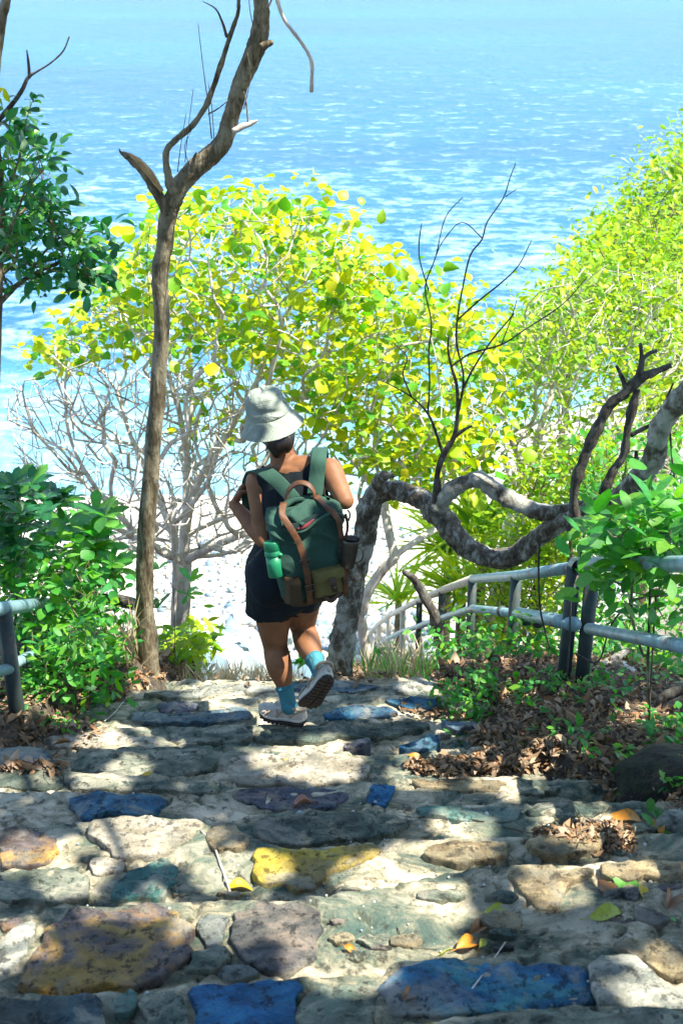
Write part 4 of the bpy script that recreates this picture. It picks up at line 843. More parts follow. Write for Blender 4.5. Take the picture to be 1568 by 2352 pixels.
boulder('rock', 'pale rock with a flat top at right just left of the white rock', 1465, 1872, 3.5, .08, .06, .03, SM['pale'], 7)
boulder('rock', 'brown rounded stone at the left edge of the path near dry leaves', -2, 1776, 3.95, .035, .04, .03, SM['rust'], 8)

# ---- crown above the path (out of the picture; its gaps let the sun spots through)
def ell_pts(e, n, f, rng):
    out = []
    for cx, cy, rx, ry in e:
        k = max(4, int(n*rx*ry/2500)); 
        for _ in range(k):
            a = rng.uniform(0, 6.28); r = math.sqrt(rng.random()); out.append(f(cx+rx*r*math.cos(a), cy+ry*r*math.sin(a)))
    return out
rg = np.random.default_rng(77); S3 = np.array(SUN)
LIT_G = [(240, 1698, 66, 20), (705, 1752, 95, 42), (350, 1922, 125, 40), (70, 1975, 70, 18), (560, 2000, 55, 32), (300, 2085, 110, 14), (915, 2045, 120, 75), (960, 1985, 80, 22), (790, 2200, 110, 50), (860, 2130, 50, 50), (1010, 2182, 60, 8),
         (1175, 1752, 75, 24), (1160, 1796, 60, 12), (1330, 1905, 60, 40), (1480, 1650, 60, 22), (1430, 1990, 70, 14), (1510, 2265, 70, 40), (460, 1572, 170, 9), (960, 1588, 60, 10), (600, 1637, 60, 7), (230, 1788, 36, 12), (295, 1772, 22, 9), (30, 2170, 40, 30),
         (1360, 1925, 50, 26), (870, 1636, 50, 8), (1060, 1910, 50, 26), (390, 1690, 20, 8), (640, 2110, 60, 14), (1285, 1885, 40, 16), (720, 1718, 70, 8), (1250, 2040, 40, 30), (470, 2130, 40, 26), (170, 2030, 36, 20), (950, 1790, 26, 8)]
LIT_P = [(690, 1056, 40, 22), (772, 1062, 14, 24), (684, 958, 11, 12), (583, 1118, 10, 16), (724, 1470, 12, 34), (742, 1552, 16, 12), (547, 1180, 7, 26), (722, 1178, 26, 14), (755, 1225, 24, 16), (590, 1170, 12, 30), (600, 1340, 10, 30), (700, 1300, 20, 14), (640, 1560, 8, 14), (618, 1655, 16, 8)]
T = ell_pts(LIT_G, 26, lambda a, b: hit(a, b), rg)+ell_pts(LIT_P, 60, lambda a, b: P(a, b, rg.uniform(4.55, 4.66)), rg)
T += ell_pts([(345, 1330, 26, 210), (330, 560, 10, 30), (385, 430, 20, 30), (480, 370, 30, 14)], 40, lambda a, b: P(a, b, 5.5), rg)
T += ell_pts([(1012, 1212, 24, 22), (1150, 1265, 60, 8), (930, 1112, 50, 8), (1405, 1130, 18, 10), (1230, 1218, 26, 12)], 50, lambda a, b: P(a, b, 5.5), rg)
T += ell_pts([(150, 1420, 150, 150), (120, 1230, 120, 90)], 16, lambda a, b: P(a, b, rg.uniform(4.6, 5.8)), rg)
T += ell_pts([(90, 350, 60, 110), (120, 560, 130, 80), (60, 1180, 80, 60)], 8, lambda a, b: P(a, b, rg.uniform(4.4, 5.2)), rg)
T += ell_pts([(1450, 1190, 90, 70), (1380, 1340, 40, 30)], 14, lambda a, b: P(a, b, rg.uniform(4.0, 4.8)), rg)
T += ell_pts([(560, 1550, 170, 20), (420, 1500, 60, 60)], 30, lambda a, b: P(a, b, 6.4), rg)
T += [TP3[0]+(TP3[1]-TP3[0])*u for u in (.1, .3, .45, .8, .95)]+[TP3[1]+(TP3[2]-TP3[1])*u for u in (.1, .2, .5, .7, .8)]
T = np.array(T)
n = 46000; gx = rg.uniform(-2.9, 3.4, n); gy = rg.uniform(0.0, 6.3, n); gz = CZ-prof(gy); zc = CZ+rg.uniform(.45, 2.3, n); t_ = (zc-gz)/S3[2]
L = np.column_stack([gx, gy, gz])+S3*t_[:, None]
keep = (fbm(gx*1.6, gy*1.6, 91, 3) > -.46) & ((gy < 5.35) | (rg.random(n) < .55))
L = L[keep]; s_ = .125*np.exp(rg.normal(0, .15, len(L)))
bad = np.zeros(len(L), bool)
for t0 in range(0, len(T), 200):
    tt = T[t0:t0+200]; D = L[:, None, :]-tt[None]; al = D@S3; pr = np.linalg.norm(D-al[..., None]*S3, axis=-1); bad |= ((pr < .085) & (al > 0)).any(1)
L = L[~bad]; s_ = s_[~bad]; n = len(L)
dr = rg.normal(0, 1, (n, 3)); dr[:, 2] *= .4; up = rg.normal(0, .35, (n, 3)); up[:, 2] += 1
lf_canopy = leaf_mat('overhead leaves', [(.03, .12, .02), (.05, .16, .02), (.08, .2, .02)], (1.5, 1.8, .6), .35)
add_leaves(MT, L-.5*s_[:, None]*dr/np.linalg.norm(dr, axis=1)[:, None], dr, up, s_, [leaf_tpl(.27, .5, .15, .1, 2, .8)], lf_canopy, 0, mass='crown', rng=rg)
top = P(610, -380, 5.6)
for i, (x, y, z) in enumerate([(.8, 4.2, 14.2), (2.4, 3.8, 14.6), (3.0, 2.2, 14.4), (1.5, 2.2, 14.2), (4.2, 4.4, 15), (.5, 1, 14)]):
    q = np.array([x, y, z]); V, F = tube([top-[0, 0, .2], top*.6+q*.4+[0, 0, .35], q], [.05, .035, .012], 8, 5, .15, seed=i); mobj('branch', V, F, bark_mid, MT)
# ---- dry leaves and sticks on the ground
rg = np.random.default_rng(19); pts = []
def scat(n, f):
    for _ in range(n):
        p = f()
        if p is not None: pts.append(p)
def bank_r():
    y = rg.uniform(2.5, 6.6); x = edge_r(y)+rg.exponential(.55)-.06; return (x, y) if x < 3.2 else None
def bank_l():
    y = rg.uniform(2.4, 6.4); x = edge_l(y)-rg.exponential(.3)+.08; return (x, y) if x > -3 else None
scat(11000, bank_r); scat(3800, bank_l)
def pile(cx, cy, rx, ry):
    a = rg.uniform(0, 6.28); r = rg.random()**.7; h = hit(cx+rx*r*math.cos(a), cy+ry*r*math.sin(a)); return (h[0], h[1])
for n_, e in ((620, (1080, 1768, 150, 18)), (650, (1180, 1745, 95, 26)), (750, (1340, 1935, 120, 38)), (500, (850, 1545, 110, 16)), (220, (80, 1765, 70, 16)), (240, (150, 1690, 90, 40)), (160, (1130, 1700, 60, 26)), (60, (700, 1560, 300, 20)), (70, (1000, 1640, 120, 30))): scat(n_, lambda e=e: pile(*e))
q = np.array(pts); zz = surf_h(q[:, 0], q[:, 1]); n = len(q); pp = np.column_stack([q, zz+rg.uniform(.004, .03, n)])
dr = rg.normal(0, 1, (n, 3)); dr[:, 2] = rg.normal(0, .14, n); up = rg.normal(0, .33, (n, 3)); up[:, 2] += 1
sz = .030*np.exp(rg.normal(0, .35, n)); big = rg.random(n) < .07; sz[big] *= 1.6; sz = np.where(q[:, 1] < 3.7, sz*.72, sz)
Vs, Fs, off = [], [], 0; M = frames(dr, up); kk = rg.integers(0, 3, n)
for t in range(3):
    V, F = leaf_tpl([.24, .3, .2][t], .5, [1., -.8, 1.3][t], [.5, -.4, .1][t], 2, .9); s_ = kk == t; A, B = batch(V, F, pp[s_], M[s_], np.repeat(sz[s_][:, None], 3, 1)); Vs.append(A); Fs.append(B+off); off += len(A)
tag(mobj('leaf_litter', np.concatenate(Vs), np.concatenate(Fs), lf_dry), kind='stuff')
mb = MB()
for k in range(420):
    i = rg.integers(0, n); a = rg.uniform(0, 6.28); l = rg.uniform(.03, .11); p = pp[i]; e = p+[math.cos(a)*l, math.sin(a)*l, rg.uniform(-.01, .05)]
    e[2] = max(e[2], float(surf_h(e[0], e[1]))+.004); A, B = tube([p, (p+e)/2+rg.normal(0, .008, 3)+[0, 0, .01], e], [.0014, .0018, .0008], 4, 1); mb.add(A, B)
tag(mb.build('twig_litter', bark_mid), kind='stuff')
# crumbs and grit on the mortar
k = 2600; gx = rg.uniform(-1.5, 1.5, k); gy = rg.uniform(1.9, 5.5, k); s_ = .0024*np.exp(rg.normal(0, .5, k)); zz = surf_h(gx, gy)
A, B = batch(IV, IF, np.column_stack([gx, gy, zz+s_*.4]), rand_rot(k, rg), np.repeat(s_[:, None], 3, 1)); tag(mobj('grit', A, B, pebm), kind='stuff')

# ---- single fallen leaves and twigs on the stones
def solid(c, name, c2=None, var=.35): return leaf_mat(name, [c, c2 or c], (1.2, 1.1, .5), .2, .4, .5)
LM = {'yellow': solid((.62, .42, .01), 'fallen yellow leaf'), 'orange': solid((.62, .25, .02), 'fallen orange leaf'), 'brown': solid((.28, .13, .04), 'fallen brown leaf'), 'green': solid((.10, .30, .04), 'fallen green leaf'),
      'lime': solid((.42, .46, .05), 'fallen lime leaf'), 'teal': solid((.04, .30, .20), 'fallen teal leaf'), 'pink': solid((.45, .22, .14), 'fallen pinkish leaf')}
FL = [(665, 1748, 24, 15, 'yellow', 'small yellow leaf on the sunlit cream slab', 'OV'), (955, 1741, 34, -20, 'orange', 'pale orange leaf at the edge of the dry leaf pile', 'OV'), (690, 1852, 52, 190, 'pink', 'curled pinkish brown leaf on the purple slab', 'DR'),
      (315, 1865, 28, 30, 'teal', 'teal green leaf on the dark blue oval slab', 'OV'), (552, 2042, 52, 10, 'yellow', 'bright yellow curled leaf beside the pale twig', 'DR'), (1138, 2093, 56, 25, 'lime', 'yellow green leaf lying alone above the orange pair', 'OV'),
      (1100, 2136, 58, 40, 'brown', 'rolled tan leaf between the lime leaf and the orange leaf', 'DR'), (1075, 2172, 66, 32, 'orange', 'glossy orange rolled leaf on the pale mortar', 'DR'), (1108, 2168, 34, 60, 'lime', 'little lime leaf tucked behind the orange rolled leaf', 'OV'),
      (1020, 2188, 40, 200, 'lime', 'torn pale green leaf left of the orange rolled leaf', 'OV'), (1396, 2048, 70, -58, 'brown', 'long brown leaf pointing down on the sandy tread', 'OV'), (1438, 2038, 62, -25, 'green', 'ragged bright green leaf on the sandy tread', 'RD'),
      (1476, 2050, 44, 80, 'yellow', 'upright yellow green leaf right of the ragged green one', 'OV'), (1390, 2102, 76, 15, 'lime', 'large waxy lime leaf with a pale midrib', 'OV'), (1540, 2070, 70, 60, 'brown', 'curled brown and green leaf at the right edge', 'DR'),
      (1545, 2115, 22, 20, 'green', 'tiny green leaflet near the right edge', 'OV'), (945, 2292, 66, 45, 'brown', 'curled brown leaf cupped on the blue slab at the bottom', 'DR'), (805, 2187, 34, -40, 'orange', 'small curled orange leaf on the sunlit mortar', 'DR'),
      (1435, 1880, 70, -8, 'orange', 'long orange leaf on top of the litter at right', 'OV'), (1512, 1902, 44, -80, 'orange', 'drooping orange leaf under the green seedling', 'OV'), (340, 1781, 26, 5, 'yellow', 'dull yellow leaf on the greenish slab at left', 'OV'),
      (1325, 1968, 30, 20, 'lime', 'small pale green leaf below the litter pile', 'OV'), (1010, 1952, 34, 70, 'brown', 'crumpled dark brown leaf under the pyramid stone', 'DR'), (478, 2193, 26, -70, 'pink', 'small tan leaf wedged between stones near the bottom', 'DR'),
      (1180, 1705, 50, 12, 'lime', 'olive leaf lying across the dry twigs', 'LN'), (310, 1568, 22, 30, 'orange', 'orange leaf at the crest by the slender trunk', 'OV')]
rg = np.random.default_rng(88)
for px, py, w, ang, col, lb, kd in FL:
    h = hit(px, py); r = proj(h)[2]; L_ = w*r/FPX*1.12; a = R(ang); tpl = {'OV': leaf_tpl(.24, .55, .25, .12, 6, .8), 'DR': leaf_tpl(.24, .5, 1.1, .35, 6, .9), 'RD': leaf_tpl(.36, .5, .2, .1, 6, .7), 'LN': leaf_tpl(.15, .5, .5, .2, 6, 1)}[kd]
    V, F = tpl; V = V.copy(); V[:, 0] -= .5; V[:, 1] += .02*np.sin(V[:, 0]*9); V[:, 2] += .06*np.sin(V[:, 0]*6+w)+(.12 if kd == 'DR' else .06)
    st, sf = tube([[-.5, 0, V[0, 2]], [-.62, .02, V[0, 2]], [-.74, .05, V[0, 2]-.03]], [.014, .012, .012], 5)
    Vv = np.concatenate([V, st]); Ff = [tuple(f) for f in F]+[tuple(i+len(V) for i in f) for f in sf]
    o = bpy.data.objects.new('fallen_leaf', raw_mesh('fallen_leaf', Vv, Ff, LM[col])); o.scale = (L_,)*3; o.location = h+np.array([0, 0, .004]); o.rotation_euler = (rg.uniform(-.15, .15)+R(12), rg.uniform(-.1, .1), a); link(o); tag(o, lb, 'leaf')
def stick(label, pts, w, mat, seed):
    W3 = []
    for px, py in pts: h = hit(px, py); h[2] += .008; W3.append(h)
    V, F = tube(W3, [w*.5*proj(p)[2]/FPX*(1-.5*i/len(W3)) for i, p in enumerate(W3)], 6, 5, .2, seed=seed); tag(mobj('twig', V, F, mat), label, 'twig')
stick('pale forked twig lying across the mortar below the cream slab', [(533, 2068), (518, 2020), (505, 1985), (488, 1940), (462, 1912)], 7, bark_pale, 1)
stick('thin grey grass stem crossing the blue slab at the bottom', [(1068, 2298), (1110, 2240), (1160, 2168)], 4, bark_pale, 2)
stick('long dark tendril running past the pyramid stone', [(960, 1884), (1000, 1876), (1080, 1886), (1160, 1905), (1240, 1925), (1290, 1950)], 4, bark_dark, 3)
stick('dark wiry twig on the greenish slab at left', [(145, 1785), (152, 1805), (180, 1815), (210, 1822)], 3, bark_dark, 4)
stick('short dark stem curved over the pale mortar', [(912, 2135), (925, 2165), (945, 2182), (1005, 2185)], 3, bark_dark, 5)
stick('bent brown stick near the bush at the left of the crest', [(240, 1660), (262, 1642), (284, 1615)], 3, bark_pale, 6)
stick('dark dry stick between the leaf pile and the tan stone', [(1050, 1700), (1090, 1716), (1125, 1735)], 9, bark_mid, 7)

# ---- shrubs in the foreground
def shrub(label, base, polys, d, dr_, n_attr, per, size, tpls, lmat, n_ind, seed, spread=.05, name='shrub', upb=.6, tip=.0016, extra=0, group=None, wmat=None, whorl=False):
    rng = np.random.default_rng(seed); g = ground_pt(*base); root = empty(name, g, label, 'shrub' if name == 'shrub' else 'plant', None); A = np.concatenate([poly_pts(p, n_attr, d, dr_, rng) for p in polys])
    c = A.mean(0); nodes = [g, g*.5+c*.5+[0, 0, -.1], c]; par = [-1, 0, 1]; nodes, par, tips = grow(nodes, par, A, rng, .07, .3, .3); rad = radii(nodes, par, tip, .38); build_wood(root, nodes, par, rad, wmat or bark_mid, .006, max_own=12)
    tp = nodes[tips]; td = tp-np.array([nodes[par[i]] for i in tips]); td /= np.linalg.norm(td, axis=1)[:, None]+1e-6
    if whorl:
        pos = np.repeat(tp, per, 0); az = np.tile(np.arange(per)*2*math.pi/per, len(tp))+np.repeat(rng.uniform(0, 6, len(tp)), per); el = rng.uniform(-.1, .8, len(pos)); D = np.stack([np.cos(az)*np.cos(el), np.sin(az)*np.cos(el), np.sin(el)], -1)+.3*np.repeat(td, per, 0); U = np.tile([0, 0, 1.], (len(pos), 1))+rng.normal(0, .2, (len(pos), 3))
    else: pos, D, U = leaf_spray(tp, td, per, rng, spread, upb)
    if extra:
        e = np.concatenate([poly_pts(p, extra, d, dr_, rng) for p in polys]); a_, b_, c_ = leaf_spray(e, rng.normal(0, 1, (len(e), 3)), 1, rng, spread, upb); pos = np.concatenate([pos, a_]); D = np.concatenate([D, b_]); U = np.concatenate([U, c_])
    add_leaves(root, pos, D, U, size*np.exp(rng.normal(0, .2, len(pos))), tpls, lmat, n_ind, rng=rng); return root
shrub('rounded bright green bush over the left handrail', (150, 1640, 5.2), [[(0, 1290), (60, 1240), (160, 1250), (230, 1290), (275, 1380), (265, 1470), (180, 1480), (60, 1470), (0, 1420)]], 5.5, .42, 170, 5, .062, T_OBOV+T_ROUND[:1], lf_green, 300, 201, .05, extra=120)
shrub('lower part of the left bush trailing onto the bank by the post', (120, 1680, 4.9), [[(60, 1440), (250, 1420), (285, 1560), (250, 1610), (180, 1640), (90, 1660), (60, 1600)]], 5.15, .35, 150, 5, .055, T_OBOV, lf_green, 220, 202, .05, extra=260)
shrub('dark leathery leaved shrub behind the left bush at the left edge', (20, 1500, 5.6), [[(0, 1110), (60, 1095), (130, 1120), (165, 1150), (110, 1210), (60, 1290), (0, 1330)]], 5.5, .4, 70, 8, .085, T_OBOV, lf_dark, 240, 203, .04, whorl=True)
shrub('open shrub with whorls of long leaves left of the slender trunk', (250, 1560, 5.8), [[(170, 1190), (240, 1170), (290, 1250), (285, 1340), (200, 1330), (110, 1290), (120, 1220)]], 5.9, .3, 26, 8, .12, T_OBOV, lf_green, 200, 204, .03, whorl=True)
shrub('sprig with whorled leaves crossing the slender trunk', (400, 1560, 5.9), [[(340, 1300), (440, 1270), (450, 1400), (350, 1420)]], 5.85, .15, 4, 5, .085, T_OBOV, lf_green, 60, 205, .03, whorl=True)
shrub('sunlit yellow green seedlings at the foot of the slender trunk', (420, 1590, 6.3), [[(370, 1480), (440, 1440), (500, 1450), (450, 1540), (380, 1580)]], 6.3, .3, 60, 6, .075, T_LANCE, lf_lime, 160, 206, .04, extra=100)
shrub('broad leaved shrub above the right end of the top rail', (1500, 1620, 4.4), [[(1350, 1200), (1430, 1195), (1500, 1150), (1580, 1110), (1640, 1270), (1480, 1290), (1400, 1275), (1345, 1250)]], 4.35, .35, 70, 5, .10, T_BROAD, lf_green, 300, 207, .05, extra=40)
shrub('drooping broad leaved sprays hanging under the right end of the rail', (1500, 1640, 4.3), [[(1330, 1320), (1420, 1330), (1560, 1320), (1620, 1420), (1480, 1450), (1350, 1380)]], 4.3, .25, 13, 5, .09, T_BROAD, lf_green, 160, 208, .05)
shrub('weedy low plant at the path edge under the second post', (1060, 1640, 4.9), [[(1000, 1590), (1030, 1545), (1110, 1540), (1150, 1590), (1100, 1640), (1010, 1650)]], 4.95, .2, 70, 6, .035, T_OVAL, lf_green, 200, 209, .03, name='ground_plant', tip=.001)
shrub('undergrowth in the shade behind the near railing posts', (1400, 1640, 5.9), [[(1180, 1440), (1300, 1430), (1568, 1460), (1620, 1560), (1500, 1620), (1260, 1600)]], 6.1, .5, 120, 5, .055, T_OVAL, lf_green, 160, 210, .06, extra=500)
shrub('creeping plant on the left bank beside the railing post', (100, 1720, 4.6), [[(60, 1690), (120, 1650), (190, 1680), (160, 1730), (80, 1730)]], 4.6, .12, 34, 5, .032, T_OVAL, lf_green, 120, 211, .03, name='ground_plant', tip=.001)
for i, (px, py, d, n, L_, lb) in enumerate([(1330, 1680, 4.45, 5, .085, 'green seedling in the litter at the base of the double post'), (1390, 1700, 4.2, 6, .07, 'teal leaved seedling in the litter below the right rail'), (1500, 1700, 4.2, 7, .09, 'wide leaved seedling at the right edge above the boulder'),
    (1500, 1880, 3.45, 6, .10, 'broad seedling over the orange leaves at the right edge'), (1060, 1690, 4.5, 6, .05, 'small seedling on the steps beside the blue stone'), (1300, 1600, 5.2, 6, .06, 'seedling hidden behind the leaning branch'), (860, 1500, 6.1, 8, .08, 'leafy sprout at the foot of the arching trunk'),
    (690, 1520, 6.2, 9, .09, 'leafy sprout seen between the legs of the woman'), (950, 1580, 5.6, 6, .05, 'tiny seedling on the crest beneath the dry grass'), (1200, 1720, 4.3, 4, .05, 'narrow seedling poking out of the dry leaf pile'), (1450, 1830, 3.6, 7, .06, 'wispy trailing seedling in front of the dark boulder')]):
    h = hit(px, py, 2, 12, surf_h) if d < 5.5 else P(px, py, d); tuft('seedling', lb, 'plant', h, n, L_, lf_green, T_OVAL if i % 2 else T_LANCE, 300+i, n, upr=.7, sp=.015)
rg = np.random.default_rng(51); k = 650; yy = rg.uniform(2.7, 6.4, k); xx = edge_r(yy)+.05+rg.exponential(.6, k); k2 = 500; y2 = rg.uniform(3.4, 6.2, k2); x2 = edge_l(y2)-.03-rg.exponential(.25, k2)
cx = np.concatenate([xx, x2]); cy = np.concatenate([yy, y2]); m_ = (fbm(cx*2.2, cy*2.2, 61, 3) > .02)|(rg.random(len(cx)) < .12); cx, cy = cx[m_], cy[m_]
cc = np.repeat(np.column_stack([cx, cy, surf_h(cx, cy)+rg.uniform(.02, .10, len(cx))]), 4, 0); n = len(cc); dr = rg.normal(0, 1, (n, 3)); dr[:, 2] = rg.uniform(-.1, .7, n); up = rg.normal(0, .4, (n, 3)); up[:, 2] += 1
V, F = leaf_tpl(.26, .5, .2, .2, 2, .9); A, B = batch(V, F, cc+rg.normal(0, .012, (n, 3)), frames(dr, up), np.repeat((.034*np.exp(rg.normal(0, .35, n)))[:, None], 3, 1)); tag(mobj('ground_cover', A, B, lf_green), kind='stuff')
# dry grass at the crest
def grass(name, polys, d, n, L_, mat, seed):
    rng = np.random.default_rng(seed); A = np.concatenate([poly_pts(p, n, d, .5, rng) for p in polys]); z = surf_h(A[:, 0], A[:, 1]); A[:, 2] = np.where(A[:, 2]-z < .6, A[:, 2], z); D = rng.normal(0, .35, (len(A), 3)); D[:, 2] = 1; U = rng.normal(0, 1, (len(A), 3))
    V, F = leaf_tpl(.02, .3, .2, .35, 3, 1); a, b = batch(V, F, A-[0, 0, L_*.5], frames(D, U), np.repeat((L_*rng.uniform(.6, 1.3, len(A)))[:, None], 3, 1)); o = mobj(name, a, b, mat); tag(o, kind='stuff')
grass('dry_grass', [[(350, 1555), (460, 1530), (600, 1530), (700, 1545), (640, 1570), (420, 1582)]], 6.2, 1500, .10, lf_straw, 5)
grass('dry_grass', [[(840, 1510), (960, 1490), (1000, 1550), (840, 1555)]], 6.2, 500, .2, lf_straw, 6)
grass('dry_grass', [[(240, 1420), (320, 1380), (330, 1560), (250, 1560)]], 5.8, 260, .22, lf_straw, 7)
grass('green_grass', [[(780, 1500), (1010, 1500), (1100, 1580), (860, 1570)]], 5.9, 300, .14, lf_green, 8)
# ================================================================ THE WOMAN
def limb(pts, ra, rb=None, side=None, sub=6, sides=20):
    """rounded tube of elliptical section; ra along 'side', rb across"""
    pts = np.asarray(pts, float); ra = np.broadcast_to(np.asarray(ra, float), (len(pts),)); rb = ra if rb is None else np.broadcast_to(np.asarray(rb, float), (len(pts),))
    q = catmull(np.column_stack([pts, ra, rb]), sub); p = q[:, :3]; a = q[:, 3]; b = q[:, 4]
    T0 = p[0]-p[1]; T0 /= np.linalg.norm(T0); T1 = p[-1]-p[-2]; T1 /= np.linalg.norm(T1)
    pre, post = [], []
    for f in (.98, .8, .5): pre.append((p[0]+T0*min(a[0], b[0])*f, math.sqrt(1-f*f)+.02, 0)); post.append((p[-1]+T1*min(a[-1], b[-1])*f, math.sqrt(1-f*f)+.02, -1))
    C = [x[0] for x in pre]+list(p)+[x[0] for x in post[::-1]]; A = [a[0]*x[1] for x in pre]+list(a)+[a[-1]*x[1] for x in post[::-1]]; B = [b[0]*x[1] for x in pre]+list(b)+[b[-1]*x[1] for x in post[::-1]]
    C = np.array(C); T = np.gradient(C, axis=0); T[:3] = -T0; T[-3:] = T1; T /= np.linalg.norm(T, axis=1)[:, None]; u = np.array(side if side is not None else [1, .01, 0], float); V = []
    ang = np.arange(sides)*2*math.pi/sides
    for i in range(len(C)):
        x = u-T[i]*(u@T[i]); x /= np.linalg.norm(x)+1e-9; w = np.cross(T[i], x); V.append(C[i]+np.outer(np.cos(ang)*A[i], x)+np.outer(np.sin(ang)*B[i], w))
    V = np.concatenate(V); F = []; n = len(C)
    for i in range(n-1):
        for j in range(sides): k = (j+1) % sides; F.append((i*sides+j, i*sides+k, (i+1)*sides+k, (i+1)*sides+j))
    F.append(tuple(range(sides))[::-1]); F.append(tuple((n-1)*sides+j for j in range(sides))); return V, F
def ellipsoid(c, r, rot=None, n=20):
    bm = bmesh.new(); bmesh.ops.create_uvsphere(bm, u_segments=n, v_segments=n//2+2, radius=1); V = np.array([v.co[:] for v in bm.verts])*r; F = [tuple(v.index for v in f.verts) for f in bm.faces]; bm.free()
    if rot is not None: V = V@np.array(rot).T
    return V+np.array(c), F
def fuse(name, parts, voxel, smooth_it, mat, parent, disp=None, factor=.5):
    mb = MB(); [mb.add(*p) for p in parts]; me = raw_mesh('tmp', np.concatenate(mb.V), mb.F); o = bpy.data.objects.new('tmp', me); COL.objects.link(o)
    m = o.modifiers.new('r', 'REMESH'); m.mode = 'VOXEL'; m.voxel_size = voxel; m.adaptivity = 0
    if smooth_it: s = o.modifiers.new('s', 'SMOOTH'); s.iterations = smooth_it; s.factor = factor
    dg = bpy.context.evaluated_depsgraph_get(); r = bpy.data.meshes.new_from_object(o.evaluated_get(dg)); bpy.data.objects.remove(o)
    V = np.zeros(len(r.vertices)*3); r.vertices.foreach_get('co', V); V = V.reshape(-1, 3)
    NN = np.zeros(len(r.vertices)*3); r.vertices.foreach_get('normal', NN); NN = NN.reshape(-1, 3)
    if disp is not None: V = V+NN*disp(V, NN)[:, None]
    F = [tuple(p.vertices) for p in r.polygons]; bpy.data.meshes.remove(r)
    return V, F, NN
def keepf(V, F, test):
    Fa = [f for f, c in zip(F, np.array([V[list(f)].mean(0) for f in F])) if test(c)]
    used = sorted({i for f in Fa for i in f}); mp = {j: i for i, j in enumerate(used)}; return V[used], [tuple(mp[i] for i in f) for f in Fa]
def unit(v): v = np.array(v, float); return v/np.linalg.norm(v)
# ---- joints
pel = P(650, 1325, 4.60); wai = P(672, 1235, 4.62); che = P(676, 1160, 4.645); upb = P(672, 1092, 4.68); nkb = P(655, 1062, 4.70)
shL = P(592, 1108, 4.70); elL = P(607, 1240, 4.60); wrL = P(537, 1158, 4.74); shR = P(758, 1080, 4.64); elR = P(792, 1150, 4.52); wrR = P(752, 1150, 4.80)
hpL = P(622, 1340, 4.60); knL = P(631, 1478, 4.665); anL = P(662, 1612, 4.585); hpR = P(692, 1335, 4.60); knR = P(694, 1440, 4.74); anR = P(736, 1548, 4.44)
hdc = P(630, 975, 4.74)
lat = unit(shR-shL)                       # to her right
skin_m, t, b, _o = new_mat('skin'); nz = noise(t, coords(t), 14, 5); t.links.new(ramp(t, nz, [(.35, (.165, .072, .031)), (.65, (.24, .108, .049))]), b.inputs['Base Color'])
b.inputs['Roughness'].default_value = .6; b.inputs['Specular IOR Level'].default_value = .3; b.inputs['Subsurface Weight'].default_value = .12; b.inputs['Subsurface Radius'].default_value = (.02, .008, .004); bump(t, noise(t, coords(t), 260, 3), .12, .001, b)
def tank_cloth(name, col, sc=9): 
    m, t, b, _ = new_mat(name); n1 = noise(t, coords(t, (1, 1, .45)), sc, 4, .55, dist=.4); t.links.new(ramp(t, n1, [(.3, tuple(x*.7 for x in col)), (.7, col)]), b.inputs['Base Color']); b.inputs['Roughness'].default_value = .85; b.inputs['Specular IOR Level'].default_value = .2
    p = bump(t, n1, .7, .02, None); bump(t, noise(t, coords(t), 420, 2), .35, .0015, b, p); return m
black_m = tank_cloth('black jersey', (.008, .014, .018)); sock_m = tank_cloth('teal ribbed sock', (.05, .20, .24), 30)
LV = np.array([0, 0, 1.0])
torso = [limb([pel-[0, 0, .05], pel+[0, 0, .03], wai, che, upb-[0, 0, .0]], [.142, .146, .116, .132, .125], [.108, .105, .082, .092, .070], lat),
         limb([upb+lat*.0, upb*.5+nkb*.5+[0, 0, .01]], [.10, .06], [.06, .05], lat),
         limb([shL+lat*.015, shL*.5+upb*.5+[0, 0, .02], upb*.5+nkb*.5, shR*.5+upb*.5+[0, 0, .02], shR-lat*.015], [.046, .05, .052, .05, .046], [.044, .05, .055, .05, .044], [0, 1, 0])]
neck = [limb([nkb-[0, 0, .03], nkb*.55+hdc*.45, hdc-[0, -.01, .03]], [.060, .048, .052], [.058, .05, .055], lat)]
headR = Matrix.Rotation(R(-9), 3, 'Y')@Matrix.Rotation(R(-24), 3, 'X')@Matrix.Rotation(R(14), 3, 'Z'); hR = np.array(headR)
def H(x, y, z): return hdc+hR@np.array([x, y, z])
head = [ellipsoid(H(0, 0, .012), (.070, .088, .080), hR), ellipsoid(H(0, .035, -.045), (.052, .058, .06), hR), ellipsoid(H(0, .095, -.015), (.011, .020, .018), hR),
        ellipsoid(H(0, .075, -.052), (.026, .018, .012), hR), ellipsoid(H(0, .07, -.088), (.022, .018, .018), hR), ellipsoid(H(-.072, .0, -.005), (.008, .02, .03), hR), ellipsoid(H(.072, .0, -.005), (.008, .02, .03), hR),
        ellipsoid(H(-.03, .082, .012), (.014, .008, .006), hR), ellipsoid(H(.03, .082, .012), (.014, .008, .006), hR)]
def arm(s, e, w, bulge=0): m = e*.45+w*.55; return [limb([s, s*.55+e*.45, e], [.050, .044, .036], [.050, .046, .036]), limb([e, e*.65+w*.35, w], [.036, .038, .0235], [.036, .034, .021])]
arms = arm(shL, elL, wrL)+arm(shR, elR, wrR)
def leg(h, k, a, rs=1): c = k*.66+a*.34-np.array([0, .018, 0]); return [limb([h, h*.45+k*.55, k], [.094*rs, .076*rs, .054], [.09*rs, .076*rs, .055]), limb([k, c, k*.3+a*.7, a], [.052, .056, .036, .0285], [.052, .057, .038, .031])]
legs = leg(hpL, knL, anL)+leg(hpR, knR, anR)
glute = [ellipsoid(hpL+[.015, -.055, .03], (.088, .075, .09)), ellipsoid(hpR+[-.015, -.055, .03], (.088, .075, .09))]
